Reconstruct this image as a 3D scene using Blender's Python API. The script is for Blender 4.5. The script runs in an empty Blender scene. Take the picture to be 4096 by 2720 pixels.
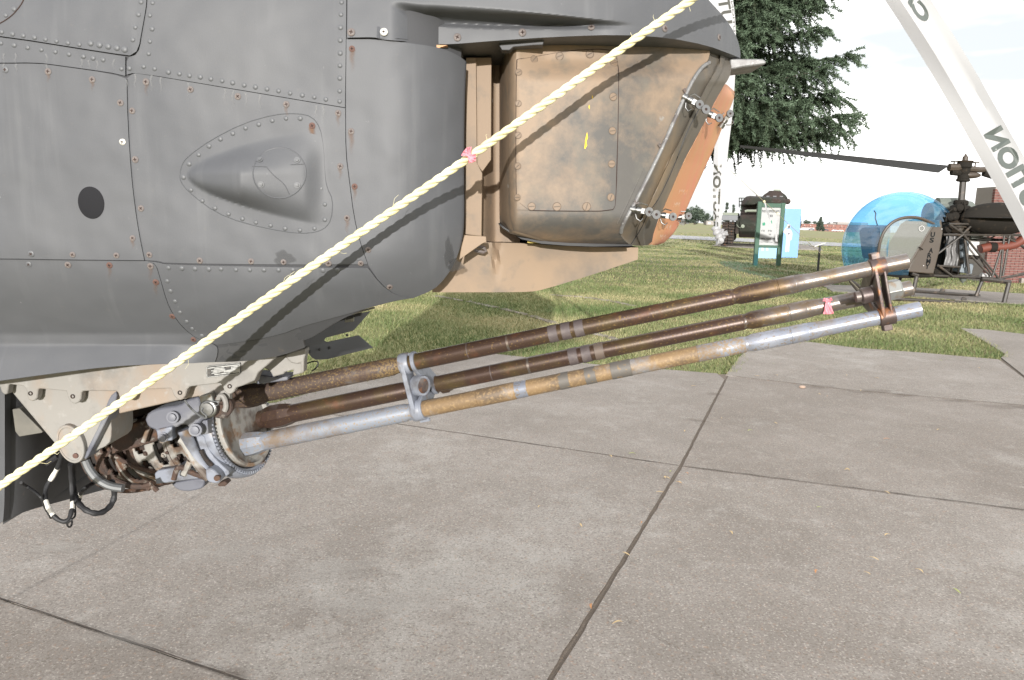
import bpy, bmesh, math, random
import numpy as np
from mathutils import Vector, Matrix, noise as mnoise
random.seed(7); np.random.seed(7)
R = math.radians
scene = bpy.context.scene
COL = scene.collection

# ---------------------------------------------------------------- camera
F = 2958.0                       # focal length in pixels of the 4096 x 2720 photograph
PITCH, ROLL, CAMZ = 9.5, 1.2, 1.45
cam_d = bpy.data.cameras.new('camera'); cam = bpy.data.objects.new('camera', cam_d); COL.objects.link(cam)
cam_d.sensor_width = 36.0; cam_d.lens = 36.0 * F / 4096.0
cam_d.clip_start = 0.05; cam_d.clip_end = 3000
CP = Vector((0, 0, CAMZ))
CR = Matrix.Rotation(R(90 - PITCH), 3, 'X') @ Matrix.Rotation(R(ROLL), 3, 'Z')
cam.matrix_world = Matrix.Translation(CP) @ CR.to_4x4()
scene.camera = cam

# ---------------------------------------------------------------- sky, sun, exposure
SUN_EL, SUN_AZ = 9.5, 1.0       # low directional lamp behind the camera, standing in for its flash
world = bpy.data.worlds.new('World'); scene.world = world; world.use_nodes = True
wn = world.node_tree.nodes; wl = world.node_tree.links; wn.clear()
wo = wn.new('ShaderNodeOutputWorld'); wm = wn.new('ShaderNodeMixShader')
b1 = wn.new('ShaderNodeBackground'); b2 = wn.new('ShaderNodeBackground')
sky = wn.new('ShaderNodeTexSky'); sky.sky_type = 'NISHITA'; sky.sun_disc = False
sky.sun_elevation = R(SUN_EL); sky.sun_rotation = R(180 + SUN_AZ); sky.air_density = 1.0; sky.dust_density = 2.0
b1.inputs['Strength'].default_value = 0.1; wl.new(sky.outputs[0], b1.inputs[0])
tc = wn.new('ShaderNodeTexCoord'); mp = wn.new('ShaderNodeMapping'); mp.inputs['Scale'].default_value = (1.2, 1.2, 4.5)
nz = wn.new('ShaderNodeTexNoise'); nz.inputs['Scale'].default_value = 1.7; nz.inputs['Detail'].default_value = 5
cr = wn.new('ShaderNodeValToRGB'); cr.color_ramp.elements[0].position = 0.40; cr.color_ramp.elements[1].position = 0.56
cr.color_ramp.elements[0].color = (0.305, 0.315, 0.32, 1); cr.color_ramp.elements[1].color = (0.835, 0.82, 0.815, 1)
wl.new(tc.outputs['Generated'], mp.inputs[0]); wl.new(mp.outputs[0], nz.inputs[0]); wl.new(nz.outputs[0], cr.inputs[0])
wl.new(cr.outputs[0], b2.inputs[0]); b2.inputs['Strength'].default_value = 1.5
wm.inputs[0].default_value = 0.88
wl.new(b1.outputs[0], wm.inputs[1]); wl.new(b2.outputs[0], wm.inputs[2]); wl.new(wm.outputs[0], wo.inputs[0])
sd = bpy.data.lights.new('flash_sun', 'SUN'); sd.energy = 3.0; sd.angle = R(0.5); sd.color = (1.0, 0.97, 0.93)
so = bpy.data.objects.new('flash_sun', sd); COL.objects.link(so)
sun_dir = Vector((math.sin(R(SUN_AZ)) * math.cos(R(SUN_EL)), math.cos(R(SUN_AZ)) * math.cos(R(SUN_EL)), -math.sin(R(SUN_EL))))
so.rotation_euler = sun_dir.to_track_quat('-Z', 'Y').to_euler(); so.location = (0, -5, 6)
vs = scene.view_settings; vs.view_transform = 'Standard'; vs.look = 'None'; vs.gamma = 1; vs.use_curve_mapping = False
vs.exposure = 1.1
scene.cycles.max_bounces = 8; scene.cycles.transparent_max_bounces = 12

# ---------------------------------------------------------------- projection helpers (photograph pixel -> place)
def ray(nx, ny): return CR @ Vector(((nx - 2048) / F, -(ny - 1360) / F, -1))
def U(nx, ny, Y):
    d = ray(nx, ny); return CP + d * (Y / d.y)
def G(nx, ny, z=0.0):
    d = ray(nx, ny); return CP + d * ((z - CP.z) / d.z)
def terr(x, y):
    """the field falls away gently beyond the tank, more so to the right"""
    if y <= 45: return 0.0
    k = min(0.0105, max(0.0, 0.003 + 0.0386 * (x / y - 0.247))); return -(y - 45) * k
def Gt(nx, ny):
    d = ray(nx, ny); t = 1.0
    a, b = 1.0, 1500.0
    for _ in range(60):
        m_ = (a + b) / 2; p = CP + d * m_
        if p.z > terr(p.x, p.y): a = m_
        else: b = m_
    return CP + d * a
def proj(p):
    q = CR.transposed() @ (Vector(p) - CP)
    return 2048 + F * q.x / -q.z, 1360 - F * q.y / -q.z
def crop(ox, oy, s): return lambda *pts: [(ox + x / s, oy + y / s) for x, y in pts]
Z1 = crop(0, 0, 1.6857); Z2 = crop(1300, 0, 1.3067); Z3 = crop(0, 1200, 1.6857); Z4 = crop(0, 900, 1.6864)
Z5 = crop(400, 1500, 3.1357); Z6 = crop(800, 1200, 3.1357); Z7 = crop(0, 1400, 2.148); Z8 = crop(1300, 0, 2.6137)
def lerp(a, b, t): return a + (b - a) * t
def sstep(a, b, x):
    t = min(1, max(0, (x - a) / (b - a))); return t * t * (3 - 2 * t)
def pw(pts, x):
    if x <= pts[0][0]: return pts[0][1]
    for (x0, y0), (x1, y1) in zip(pts, pts[1:]):
        if x <= x1: return lerp(y0, y1, (x - x0) / (x1 - x0))
    return pts[-1][1]

# ---------------------------------------------------------------- materials
def nodes(m):
    m.use_nodes = True; nt = m.node_tree; return nt, nt.nodes, nt.links
def mat(name, col, rough=0.5, metal=0.0, layers=(), bump=None, spec=0.5, coat=0.0):
    """layers: dicts col, scale, lo, hi, stretch, detail, amt, rough, grad=(axis, from, to)"""
    m = bpy.data.materials.new(name); nt, n, l = nodes(m)
    b = n['Principled BSDF']; b.inputs['Metallic'].default_value = metal
    b.inputs['Roughness'].default_value = rough; b.inputs['Specular IOR Level'].default_value = spec
    if coat: b.inputs['Coat Weight'].default_value = coat
    b.inputs['Base Color'].default_value = (*col, 1)
    t = n.new('ShaderNodeTexCoord'); cur = None; rcur = None
    for i, L in enumerate(layers):
        mp = n.new('ShaderNodeMapping'); mp.inputs['Scale'].default_value = L.get('stretch', (1, 1, 1))
        mp.inputs['Location'].default_value = (i * 3.7 + 1.3, i * 1.9, i * 5.1)
        l.new(t.outputs['Object'], mp.inputs[0])
        if L.get('kind') == 'voronoi':
            tx = n.new('ShaderNodeTexVoronoi'); tx.inputs['Scale'].default_value = L['scale']; out = tx.outputs['Distance']
        else:
            tx = n.new('ShaderNodeTexNoise'); tx.inputs['Scale'].default_value = L['scale']
            tx.inputs['Detail'].default_value = L.get('detail', 5); tx.inputs['Roughness'].default_value = L.get('nr', 0.55); out = tx.outputs[0]
        l.new(mp.outputs[0], tx.inputs[0])
        mr = n.new('ShaderNodeMapRange'); mr.inputs[1].default_value = L['lo']; mr.inputs[2].default_value = L['hi']
        mr.inputs[3].default_value = 0; mr.inputs[4].default_value = L.get('amt', 1.0); mr.clamp = True
        src = out
        if 'grad' in L:
            ax, g0, g1 = L['grad'][:3]; w = L['grad'][3] if len(L['grad']) > 3 else 0.3
            sx = n.new('ShaderNodeSeparateXYZ'); l.new(t.outputs['Object'], sx.inputs[0])
            gm = n.new('ShaderNodeMapRange'); gm.inputs[1].default_value = g0; gm.inputs[2].default_value = g1
            gm.inputs[3].default_value = -w; gm.inputs[4].default_value = w; gm.clamp = True
            l.new(sx.outputs['XYZ'.index(ax)], gm.inputs[0])
            ad = n.new('ShaderNodeMath'); ad.operation = 'ADD'; l.new(out, ad.inputs[0]); l.new(gm.outputs[0], ad.inputs[1]); src = ad.outputs[0]
        l.new(src, mr.inputs[0])
        mx = n.new('ShaderNodeMix'); mx.data_type = 'RGBA'; l.new(mr.outputs[0], mx.inputs[0])
        if cur is None: mx.inputs[6].default_value = (*col, 1)
        else: l.new(cur, mx.inputs[6])
        mx.inputs[7].default_value = (*L['col'], 1); cur = mx.outputs[2]
        if 'rough' in L or 'metal' in L:
            if 'rough' in L:
                rm = n.new('ShaderNodeMix'); rm.data_type = 'FLOAT'; l.new(mr.outputs[0], rm.inputs[0])
                if rcur is None: rm.inputs[2].default_value = rough
                else: l.new(rcur, rm.inputs[2])
                rm.inputs[3].default_value = L['rough']; rcur = rm.outputs[0]
    if cur is not None: l.new(cur, b.inputs['Base Color'])
    if rcur is not None: l.new(rcur, b.inputs['Roughness'])
    if bump:
        tx = n.new('ShaderNodeTexNoise'); tx.inputs['Scale'].default_value = bump[0]; tx.inputs['Detail'].default_value = 6
        l.new(t.outputs['Object'], tx.inputs[0])
        bp = n.new('ShaderNodeBump'); bp.inputs['Strength'].default_value = bump[1]; bp.inputs['Distance'].default_value = bump[2] if len(bump) > 2 else 0.002
        l.new(tx.outputs[0], bp.inputs['Height']); l.new(bp.outputs[0], b.inputs['Normal'])
        if len(bump) > 3:   # broad oil-canning of thin sheet metal
            t2 = n.new('ShaderNodeTexNoise'); t2.inputs['Scale'].default_value = bump[3]; t2.inputs['Detail'].default_value = 2; l.new(t.outputs['Object'], t2.inputs[0])
            b2_ = n.new('ShaderNodeBump'); b2_.inputs['Strength'].default_value = 1.0; b2_.inputs['Distance'].default_value = bump[4]; l.new(t2.outputs[0], b2_.inputs['Height']); l.new(b2_.outputs[0], bp.inputs['Normal'])
    return m
def glassy(name, tint, gloss=0.12, haze=0.0, hazecol=(0.8, 0.8, 0.78), rough=0.03):
    m = bpy.data.materials.new(name); nt, n, l = nodes(m); n.remove(n['Principled BSDF'])
    out = n['Material Output']; tr = n.new('ShaderNodeBsdfTransparent'); tr.inputs[0].default_value = (*tint, 1)
    gl = n.new('ShaderNodeBsdfGlossy'); gl.inputs['Roughness'].default_value = rough
    df = n.new('ShaderNodeBsdfDiffuse'); df.inputs[0].default_value = (*hazecol, 1)
    m1 = n.new('ShaderNodeMixShader'); m1.inputs[0].default_value = haze; l.new(tr.outputs[0], m1.inputs[1]); l.new(df.outputs[0], m1.inputs[2])
    lw = n.new('ShaderNodeLayerWeight'); lw.inputs[0].default_value = 0.5
    pwn = n.new('ShaderNodeMath'); pwn.operation = 'POWER'; pwn.inputs[1].default_value = 5.0; l.new(lw.outputs['Facing'], pwn.inputs[0])
    ad = n.new('ShaderNodeMath'); ad.operation = 'MULTIPLY_ADD'; ad.inputs[1].default_value = 0.6; ad.inputs[2].default_value = gloss; ad.use_clamp = True; l.new(pwn.outputs[0], ad.inputs[0])
    m2 = n.new('ShaderNodeMixShader'); l.new(ad.outputs[0], m2.inputs[0]); l.new(m1.outputs[0], m2.inputs[1]); l.new(gl.outputs[0], m2.inputs[2])
    l.new(m2.outputs[0], out.inputs[0]); return m
def plastic_film(name, col, trans=0.4):
    m = bpy.data.materials.new(name); nt, n, l = nodes(m); b = n['Principled BSDF']
    b.inputs['Base Color'].default_value = (*col, 1); b.inputs['Roughness'].default_value = 0.35
    tl = n.new('ShaderNodeBsdfTranslucent'); tl.inputs[0].default_value = (*col, 1)
    mx = n.new('ShaderNodeMixShader'); mx.inputs[0].default_value = trans
    l.new(b.outputs[0], mx.inputs[1]); l.new(tl.outputs[0], mx.inputs[2]); l.new(mx.outputs[0], n['Material Output'].inputs[0]); return m
def stain_mat(name, col):
    m = bpy.data.materials.new(name); nt, n, l = nodes(m); b = n['Principled BSDF']
    b.inputs['Base Color'].default_value = (*col, 1); b.inputs['Roughness'].default_value = 0.8
    at = n.new('ShaderNodeAttribute'); at.attribute_name = 'fade'
    tr = n.new('ShaderNodeBsdfTransparent'); mx = n.new('ShaderNodeMixShader')
    l.new(at.outputs['Fac'], mx.inputs[0]); l.new(tr.outputs[0], mx.inputs[1]); l.new(b.outputs[0], mx.inputs[2])
    l.new(mx.outputs[0], n['Material Output'].inputs[0]); return m
def lay(col, scale, lo, hi, **k): return dict(col=col, scale=scale, lo=lo, hi=hi, **k)

HG = (0.070, 0.0725, 0.079)
M = {}
M['hull'] = mat('hull_paint', HG, 0.55, layers=[
    lay((0.084, 0.086, 0.091), 3.0, 0.42, 0.70, amt=0.7), lay((0.060, 0.063, 0.070), 6, 0.5, 0.75, amt=0.7),
    lay((0.135, 0.138, 0.142), 9, 0.58, 0.78, stretch=(4, 1, 0.30), amt=0.25),
    lay((0.11, 0.10, 0.09), 120, 0.62, 0.8, amt=0.25), lay((0.20, 0.20, 0.20), 55, 0.72, 0.77, amt=0.5, detail=8), lay((0.058, 0.060, 0.066), 2.2, 0.52, 0.74, amt=0.6, detail=9, nr=.65)],
    bump=(420, 0.12, 0.001, 7, 0.010), spec=0.4)
M['hull_dark'] = mat('hull_gap_paint', (0.045, 0.046, 0.05), 0.8)
M['belly'] = mat('belly_paint', (0.055, 0.056, 0.06), 0.6, layers=[lay((0.085, 0.085, 0.088), 5, 0.45, 0.7, amt=0.6), lay((0.16, 0.13, 0.10), 40, 0.68, 0.75, amt=0.35)], bump=(300, 0.12, 0.001))
M['rivet'] = mat('rivet_paint', (0.084, 0.087, 0.093), 0.5, layers=[lay((0.11, 0.112, 0.116), 60, 0.5, 0.7, amt=0.5)])
M['screw'] = mat('screw_rust', (0.105, 0.088, 0.083), 0.65, layers=[lay((0.16, 0.14, 0.13), 140, 0.45, 0.65, amt=0.8), lay((0.10, 0.055, 0.04), 60, 0.5, 0.7, amt=0.5)])
M['screw_red'] = mat('screw_red_rust', (0.095, 0.050, 0.040), 0.8, layers=[lay((0.13, 0.075, 0.055), 160, 0.5, 0.7, amt=0.7)])
M['screw_bare'] = mat('screw_bare', (0.55, 0.54, 0.50), 0.4, 0.6, layers=[lay((0.3, 0.28, 0.25), 150, 0.5, 0.7)])
M['recess'] = mat('screw_recess', (0.035, 0.02, 0.016), 0.9)
M['stain'] = stain_mat('rust_run', (0.16, 0.085, 0.045)); M['wet'] = stain_mat('damp_mark', (0.045, 0.045, 0.046)); M['chalk'] = stain_mat('chalk_run', (0.26, 0.26, 0.26))
M['yellow_mark'] = mat('yellow_chalk', (0.75, 0.52, 0.03), 0.8)
TAN = (0.225, 0.166, 0.116)
M['tan'] = mat('tan_paint', TAN, 0.65, layers=[
    lay((0.085, 0.085, 0.082), 2.6, 0.50, 0.66, amt=0.92, detail=7, nr=0.6), lay((0.26, 0.185, 0.12), 7, 0.5, 0.7, amt=0.5),
    lay((0.12, 0.11, 0.095), 22, 0.56, 0.70, amt=0.55, detail=8), lay((0.45, 0.46, 0.45), 30, 0.735, 0.745, amt=0.8)], bump=(250, 0.12, 0.001), spec=0.35)
M['sight'] = mat('sight_paint', TAN, 0.6, layers=[
    lay((0.070, 0.070, 0.068), 4.2, 0.41, 0.58, amt=0.93, detail=10, nr=0.66, grad=('Z', 1.74, 1.46, 0.08)), lay((0.31, 0.20, 0.115), 6, 0.52, 0.75, amt=0.6),
    lay((0.11, 0.105, 0.09), 22, 0.50, 0.68, amt=0.55, detail=9), lay((0.22, 0.22, 0.21), 30, 0.72, 0.75, amt=0.6)], bump=(250, 0.12, 0.001), spec=0.35)
M['sight_frame'] = mat('sight_frame_paint', (0.080, 0.070, 0.056), 0.6, layers=[
    lay((0.19, 0.135, 0.08), 7, 0.52, 0.72, amt=0.75, stretch=(1, 1, 0.4), detail=7), lay((0.06, 0.06, 0.058), 12, 0.55, 0.7, amt=0.6)], bump=(250, 0.12, 0.001))
M['seal'] = mat('worn_metal_edge', (0.20, 0.20, 0.20), 0.5, 0.3, layers=[lay((0.12, 0.11, 0.11), 40, 0.45, 0.65), lay((0.38, 0.38, 0.37), 160, 0.60, 0.68, amt=.7)])
M['saddle'] = mat('saddle_casting', (0.235, 0.225, 0.21), 0.6, layers=[
    lay((0.27, 0.19, 0.13), 9, 0.50, 0.68, amt=0.6, stretch=(1, 1, 0.6)), lay((0.125, 0.12, 0.115), 7, 0.52, 0.70, amt=0.8, detail=9, nr=.65),
    lay((0.30, 0.29, 0.275), 45, 0.60, 0.70, amt=0.5)], bump=(180, 0.15, 0.001), spec=0.4)
M['rust'] = mat('heavy_rust', (0.060, 0.036, 0.027), 0.85, layers=[
    lay((0.15, 0.070, 0.032), 30, 0.52, 0.70, amt=0.8, detail=8), lay((0.036, 0.028, 0.025), 18, 0.46, 0.64, amt=0.9), lay((0.30, 0.28, 0.245), 44, 0.58, 0.68, amt=0.7, detail=9)], bump=(140, 0.5, 0.003))
M['rust_grey'] = mat('grey_paint_over_rust', (0.27, 0.26, 0.24), 0.6, layers=[
    lay((0.19, 0.105, 0.05), 30, 0.50, 0.64, amt=0.85, detail=9), lay((0.07, 0.048, 0.036), 17, 0.48, 0.64, amt=0.9, detail=8)], bump=(140, 0.35, 0.002))
M['rust_dark'] = mat('dark_inside', (0.022, 0.018, 0.016), 0.9, layers=[lay((0.06, 0.035, 0.025), 30, 0.5, 0.7)])
M['bluegrey'] = mat('blue_grey_paint', (0.19, 0.205, 0.245), 0.45, layers=[
    lay((0.26, 0.275, 0.31), 14, 0.5, 0.7, amt=0.7), lay((0.075, 0.072, 0.075), 16, 0.53, 0.68, amt=0.85, detail=9), lay((0.17, 0.105, 0.05), 22, 0.56, 0.68, amt=0.8, detail=9)], bump=(150, 0.2, 0.001))
M['slate'] = mat('slate_paint', (0.115, 0.12, 0.145), 0.5, layers=[lay((0.21, 0.21, 0.215), 11, 0.5, 0.66, amt=0.85), lay((0.06, 0.06, 0.08), 16, 0.55, 0.68, amt=0.8)], bump=(150, 0.2, 0.001))
M['barrel_brown'] = mat('barrel_brown', (0.060, 0.036, 0.027), 0.36, 0.35, layers=[
    lay((0.095, 0.070, 0.028), 9, 0.50, 0.68, amt=0.7), lay((0.20, 0.125, 0.040), 200, 0.585, 0.67, amt=0.8, detail=5, grad=('Z', 1.05, 1.40, 0.035), rough=0.8),
    lay((0.12, 0.045, 0.022), 20, 0.60, 0.74, amt=0.6, rough=0.7)], bump=(220, 0.15, 0.001))
M['barrel_breech'] = mat('barrel_breech_rusty', (0.062, 0.042, 0.034), 0.6, 0.1, layers=[
    lay((0.26, 0.265, 0.26), 5.5, 0.55, 0.66, amt=0.9, detail=9, nr=.65), lay((0.22, 0.15, 0.062), 190, 0.50, 0.62, amt=0.8, detail=4, nr=.6, grad=('X', -.62, -.30, .07)), lay((0.065, 0.040, 0.032), 5, 0.45, 0.62, amt=0.85, detail=7)], bump=(180, 0.3, 0.0015))
M['barrel_steel'] = mat('barrel_steel', (0.17, 0.15, 0.14), 0.34, 0.7, layers=[
    lay((0.12, 0.082, 0.042), 13, 0.48, 0.64, amt=0.85, stretch=(0.5, 1, 1), rough=0.55), lay((0.10, 0.055, 0.045), 24, 0.55, 0.70, amt=0.8, rough=0.6), lay((0.24, 0.22, 0.215), 60, 0.58, 0.72, amt=0.5)], bump=(260, 0.14, 0.001))
M['barrel_grey'] = mat('barrel_grey_rusty', (0.205, 0.225, 0.265), 0.42, 0.1, layers=[
    lay((0.25, 0.165, 0.075), 170, 0.49, 0.62, amt=0.8, detail=5, nr=0.6, grad=('X', -0.22, 0.05, 0.05), rough=0.75), lay((0.15, 0.10, 0.055), 10, 0.52, 0.68, amt=0.8, rough=0.7)], bump=(200, 0.2, 0.001))
M['barrel_orange'] = mat('barrel_orange_rust', (0.205, 0.135, 0.070), 0.6, 0.1, layers=[
    lay((0.10, 0.072, 0.05), 9, 0.46, 0.62, amt=0.85, detail=8), lay((0.27, 0.185, 0.095), 150, 0.50, 0.64, amt=0.75, detail=6), lay((0.20, 0.215, 0.24), 7, 0.50, 0.64, amt=0.9, detail=10, nr=.7)], bump=(220, 0.25, 0.001))
M['barrel_blue'] = mat('barrel_pale_blue', (0.20, 0.216, 0.262), 0.36, 0.25, layers=[
    lay((0.34, 0.355, 0.41), 10, 0.5, 0.7, amt=0.7), lay((0.19, 0.13, 0.065), 160, 0.54, 0.66, amt=0.8, detail=6), lay((0.17, 0.12, 0.07), 6, 0.56, 0.70, amt=.7, detail=9, nr=.7), lay((0.20, 0.17, 0.14), 12, 0.58, 0.70, amt=0.6)], bump=(260, 0.14, 0.001))
M['band'] = mat('barrel_band', (0.085, 0.068, 0.068), 0.6, 0.1, layers=[lay((0.11, 0.09, 0.085), 60, 0.5, 0.65)], bump=(500, 0.3, 0.001))
M['band_tan'] = mat('barrel_band_tan', (0.12, 0.09, 0.072), 0.6, 0.1, layers=[lay((0.095, 0.08, 0.072), 60, 0.5, 0.65)], bump=(500, 0.3, 0.001))
M['band_grey'] = mat('barrel_band_grey', (0.11, 0.10, 0.09), 0.6, 0.1, layers=[lay((0.20, 0.135, 0.07), 80, 0.56, 0.66)], bump=(500, 0.3, 0.001))
M['barrel_fwd'] = mat('barrel_brown_to_steel', (0.17, 0.15, 0.14), 0.34, 0.6, layers=[
    lay((0.062, 0.038, 0.028), 10, 0.44, 0.60, amt=0.95, detail=8, grad=('X', 0.72, 0.52, 0.22), rough=0.42), lay((0.13, 0.085, 0.040), 24, 0.50, 0.66, amt=0.8, stretch=(.5, 1, 1), detail=8, rough=.55),
    lay((0.20, 0.13, 0.05), 190, 0.57, 0.67, amt=0.7, detail=5, rough=.8), lay((0.25, 0.235, 0.23), 60, 0.60, 0.72, amt=0.5)], bump=(260, 0.14, 0.001))
M['clamp_rust'] = mat('clamp_rusty_steel', (0.075, 0.055, 0.052), 0.45, 0.4, layers=[lay((0.17, 0.145, 0.13), 18, 0.52, 0.66, amt=0.8), lay((0.26, 0.105, 0.04), 26, 0.58, 0.68, amt=0.9)], bump=(200, 0.25, 0.001))
M['steel'] = mat('bright_steel', (0.20, 0.20, 0.197), 0.36, 0.95, layers=[lay((0.3, 0.29, 0.27), 70, 0.55, 0.7, amt=0.7)], bump=(200, 0.1, 0.001))
M['nut'] = mat('zinc_nut', (0.23, 0.235, 0.225), 0.45, 0.5, layers=[lay((0.20, 0.16, 0.12), 60, 0.5, 0.66)], bump=(300, 0.2, 0.001))
M['black'] = mat('black_rubber', (0.016, 0.016, 0.018), 0.6, bump=(300, 0.2, 0.001))
M['white_tape'] = mat('white_sleeve', (0.62, 0.60, 0.55), 0.7)
M['wire'] = mat('steel_wire', (0.17, 0.175, 0.18), 0.4, 0.6)
M['plate_black'] = mat('data_plate', (0.03, 0.03, 0.03), 0.5)
M['plate_silver'] = mat('data_plate_silver', (0.42, 0.42, 0.41), 0.45, 0.3, layers=[lay((0.22, 0.22, 0.21), 110, 0.5, 0.65)])
M['rope'] = mat('rope_yellow', (0.60, 0.545, 0.315), 0.6, layers=[lay((0.68, 0.65, 0.47), 30, 0.45, 0.65, amt=0.8), lay((0.55, 0.46, 0.22), 240, 0.58, 0.72, amt=0.5)], bump=(900, 0.25, 0.001))
M['pink'] = plastic_film('pink_film', (0.90, 0.36, 0.42), 0.35); M['film'] = plastic_film('white_film', (0.52, 0.52, 0.53), 0.40)
M['ink'] = mat('tape_ink', (0.045, 0.045, 0.035), 0.5, layers=[lay((0.35, 0.33, 0.2), 90, 0.62, 0.68)]); M['ink_green'] = mat('tape_ink_through_film', (0.065, 0.078, 0.072), 0.5, layers=[lay((0.36, 0.37, 0.36), 60, 0.66, 0.7)])
M['orange_wood'] = mat('orange_board', (0.50, 0.235, 0.115), 0.6, layers=[
    lay((0.52, 0.20, 0.125), 3.5, 0.45, 0.62, amt=0.8), lay((0.46, 0.26, 0.12), 6, 0.45, 0.65, amt=0.8, stretch=(6, 1, 1)), lay((0.70, 0.55, 0.40), 60, 0.72, 0.75, amt=0.6)], bump=(120, 0.15, 0.001))
M['wood_edge'] = mat('board_raw_edge', (0.26, 0.145, 0.085), 0.8, layers=[lay((0.70, 0.42, 0.26), 18, 0.52, 0.58), lay((0.10, 0.055, 0.05), 30, 0.5, 0.62)], bump=(150, 0.4, 0.002))
M['faint'] = mat('faint_print', (0.62, 0.45, 0.34), 0.7, layers=[lay((0.62, 0.28, 0.10), 60, 0.45, 0.6)])
M['orange_chip'] = mat('primer_orange', (0.42, 0.22, 0.10), 0.6)
# ground
def concrete(name, k, w=1.0):
    k *= 0.99; c = lambda r, g, b: (r * k, g * k * (0.5 + 0.5 * w), b * k * w)
    return mat(name, c(0.200, 0.176, 0.153), 0.85, layers=[
        lay(c(0.255, 0.230, 0.206), 1.0, 0.42, 0.64, amt=0.85, detail=10, nr=0.70), lay(c(0.158, 0.138, 0.118), 1.9, 0.46, 0.68, amt=0.65, detail=10, nr=0.70),
        lay(c(0.335, 0.318, 0.292), 0.75, 0.54, 0.68, amt=0.75, detail=11, nr=0.74), lay(c(0.315, 0.295, 0.268), 6, 0.54, 0.72, amt=0.7, detail=9, nr=.7),
        lay(c(0.105, 0.088, 0.073), 110, 0.50, 0.66, amt=0.7, detail=5), lay(c(0.42, 0.385, 0.345), 120, 0.55, 0.70, amt=0.75, detail=5), lay(c(0.29, 0.18, 0.115), 70, 0.60, 0.72, amt=0.5, detail=3)], bump=(170, 0.55, 0.003))
M['concrete'] = concrete('concrete', 1.0); CONC = [M['concrete'], concrete('concrete_dull', 0.92, 0.97), concrete('concrete_pale', 1.04, 1.0)]
M['joint'] = mat('joint_dirt', (0.145, 0.118, 0.094), 0.95, layers=[lay((0.125, 0.10, 0.08), 60, 0.5, 0.65), lay((0.24, 0.18, 0.12), 110, 0.62, 0.7)], bump=(120, 0.9, 0.01))
M['grass'] = mat('grass_ground', (0.165, 0.152, 0.066), 0.9, layers=[
    lay((0.255, 0.215, 0.105), 0.55, 0.40, 0.62, amt=0.9, detail=8), lay((0.100, 0.135, 0.034), 0.9, 0.52, 0.74, amt=0.9, detail=8), lay((0.22, 0.15, 0.09), 1.3, 0.62, 0.72, amt=0.8, detail=8),
    lay((0.07, 0.085, 0.025), 14, 0.5, 0.7, amt=0.6), lay((0.24, 0.22, 0.11), 22, 0.56, 0.7, amt=0.5), lay((0.17, 0.19, 0.055), 0.06, 0.46, 0.58, amt=0.8, stretch=(0.3, 1, 1))], bump=(40, 0.6, 0.02))
M['asphalt'] = mat('asphalt', (0.26, 0.26, 0.275), 0.85, layers=[lay((0.33, 0.33, 0.34), 2, 0.4, 0.7)])
def blade_mat(name):
    m = bpy.data.materials.new(name); nt, n, l = nodes(m); b = n['Principled BSDF']; b.inputs['Roughness'].default_value = 0.7
    at = n.new('ShaderNodeAttribute'); at.attribute_name = 'tint'
    r = n.new('ShaderNodeValToRGB'); e = r.color_ramp.elements
    e[0].position = 0; e[0].color = (0.072, 0.112, 0.030, 1); e[1].position = 1; e[1].color = (0.34, 0.29, 0.155, 1)
    x = e.new(0.45); x.color = (0.148, 0.168, 0.064, 1)
    l.new(at.outputs['Fac'], r.inputs[0]); l.new(r.outputs[0], b.inputs['Base Color']); return m
M['blade'] = blade_mat('grass_blade')

# ---------------------------------------------------------------- object helpers
def tag(o, label=None, cat=None, group=None, kind=None):
    if label: o['label'] = label
    if cat: o['category'] = cat
    if group: o['group'] = group
    if kind: o['kind'] = kind
    return o
def thing(name, label, cat, loc=(0, 0, 0), group=None):
    o = bpy.data.objects.new(name, None); COL.objects.link(o); o.location = loc; o.empty_display_size = 0.1
    return tag(o, label, cat, group)
def wloc(o):
    v = Vector((0, 0, 0))
    while o is not None: v += o.location; o = o.parent
    return v
def link(name, me, m=None, parent=None, mw=None):
    o = bpy.data.objects.new(name, me); COL.objects.link(o)
    if m is not None and not me.materials:
        for k in (m if isinstance(m, (list, tuple)) else [m]): me.materials.append(k)
    if parent is not None:
        o.parent = parent
        if parent.type == 'EMPTY' or True:
            off = Matrix.Translation(-wloc(parent))
            o.matrix_basis = off @ mw if mw is not None else off
            if mw is not None: pass
    elif mw is not None: o.matrix_basis = mw
    return o
def finish(me, smooth=35):
    if smooth:
        for p in me.polygons: p.use_smooth = True
        try: me.set_sharp_from_angle(angle=R(smooth))
        except Exception: pass
    me.update(); return me
def mesh(name, verts, faces, smooth=0, mids=None):
    me = bpy.data.meshes.new(name); me.from_pydata([tuple(v) for v in verts], [], faces)
    if mids:
        for p, i in zip(me.polygons, mids): p.material_index = i
    return finish(me, smooth)
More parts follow.
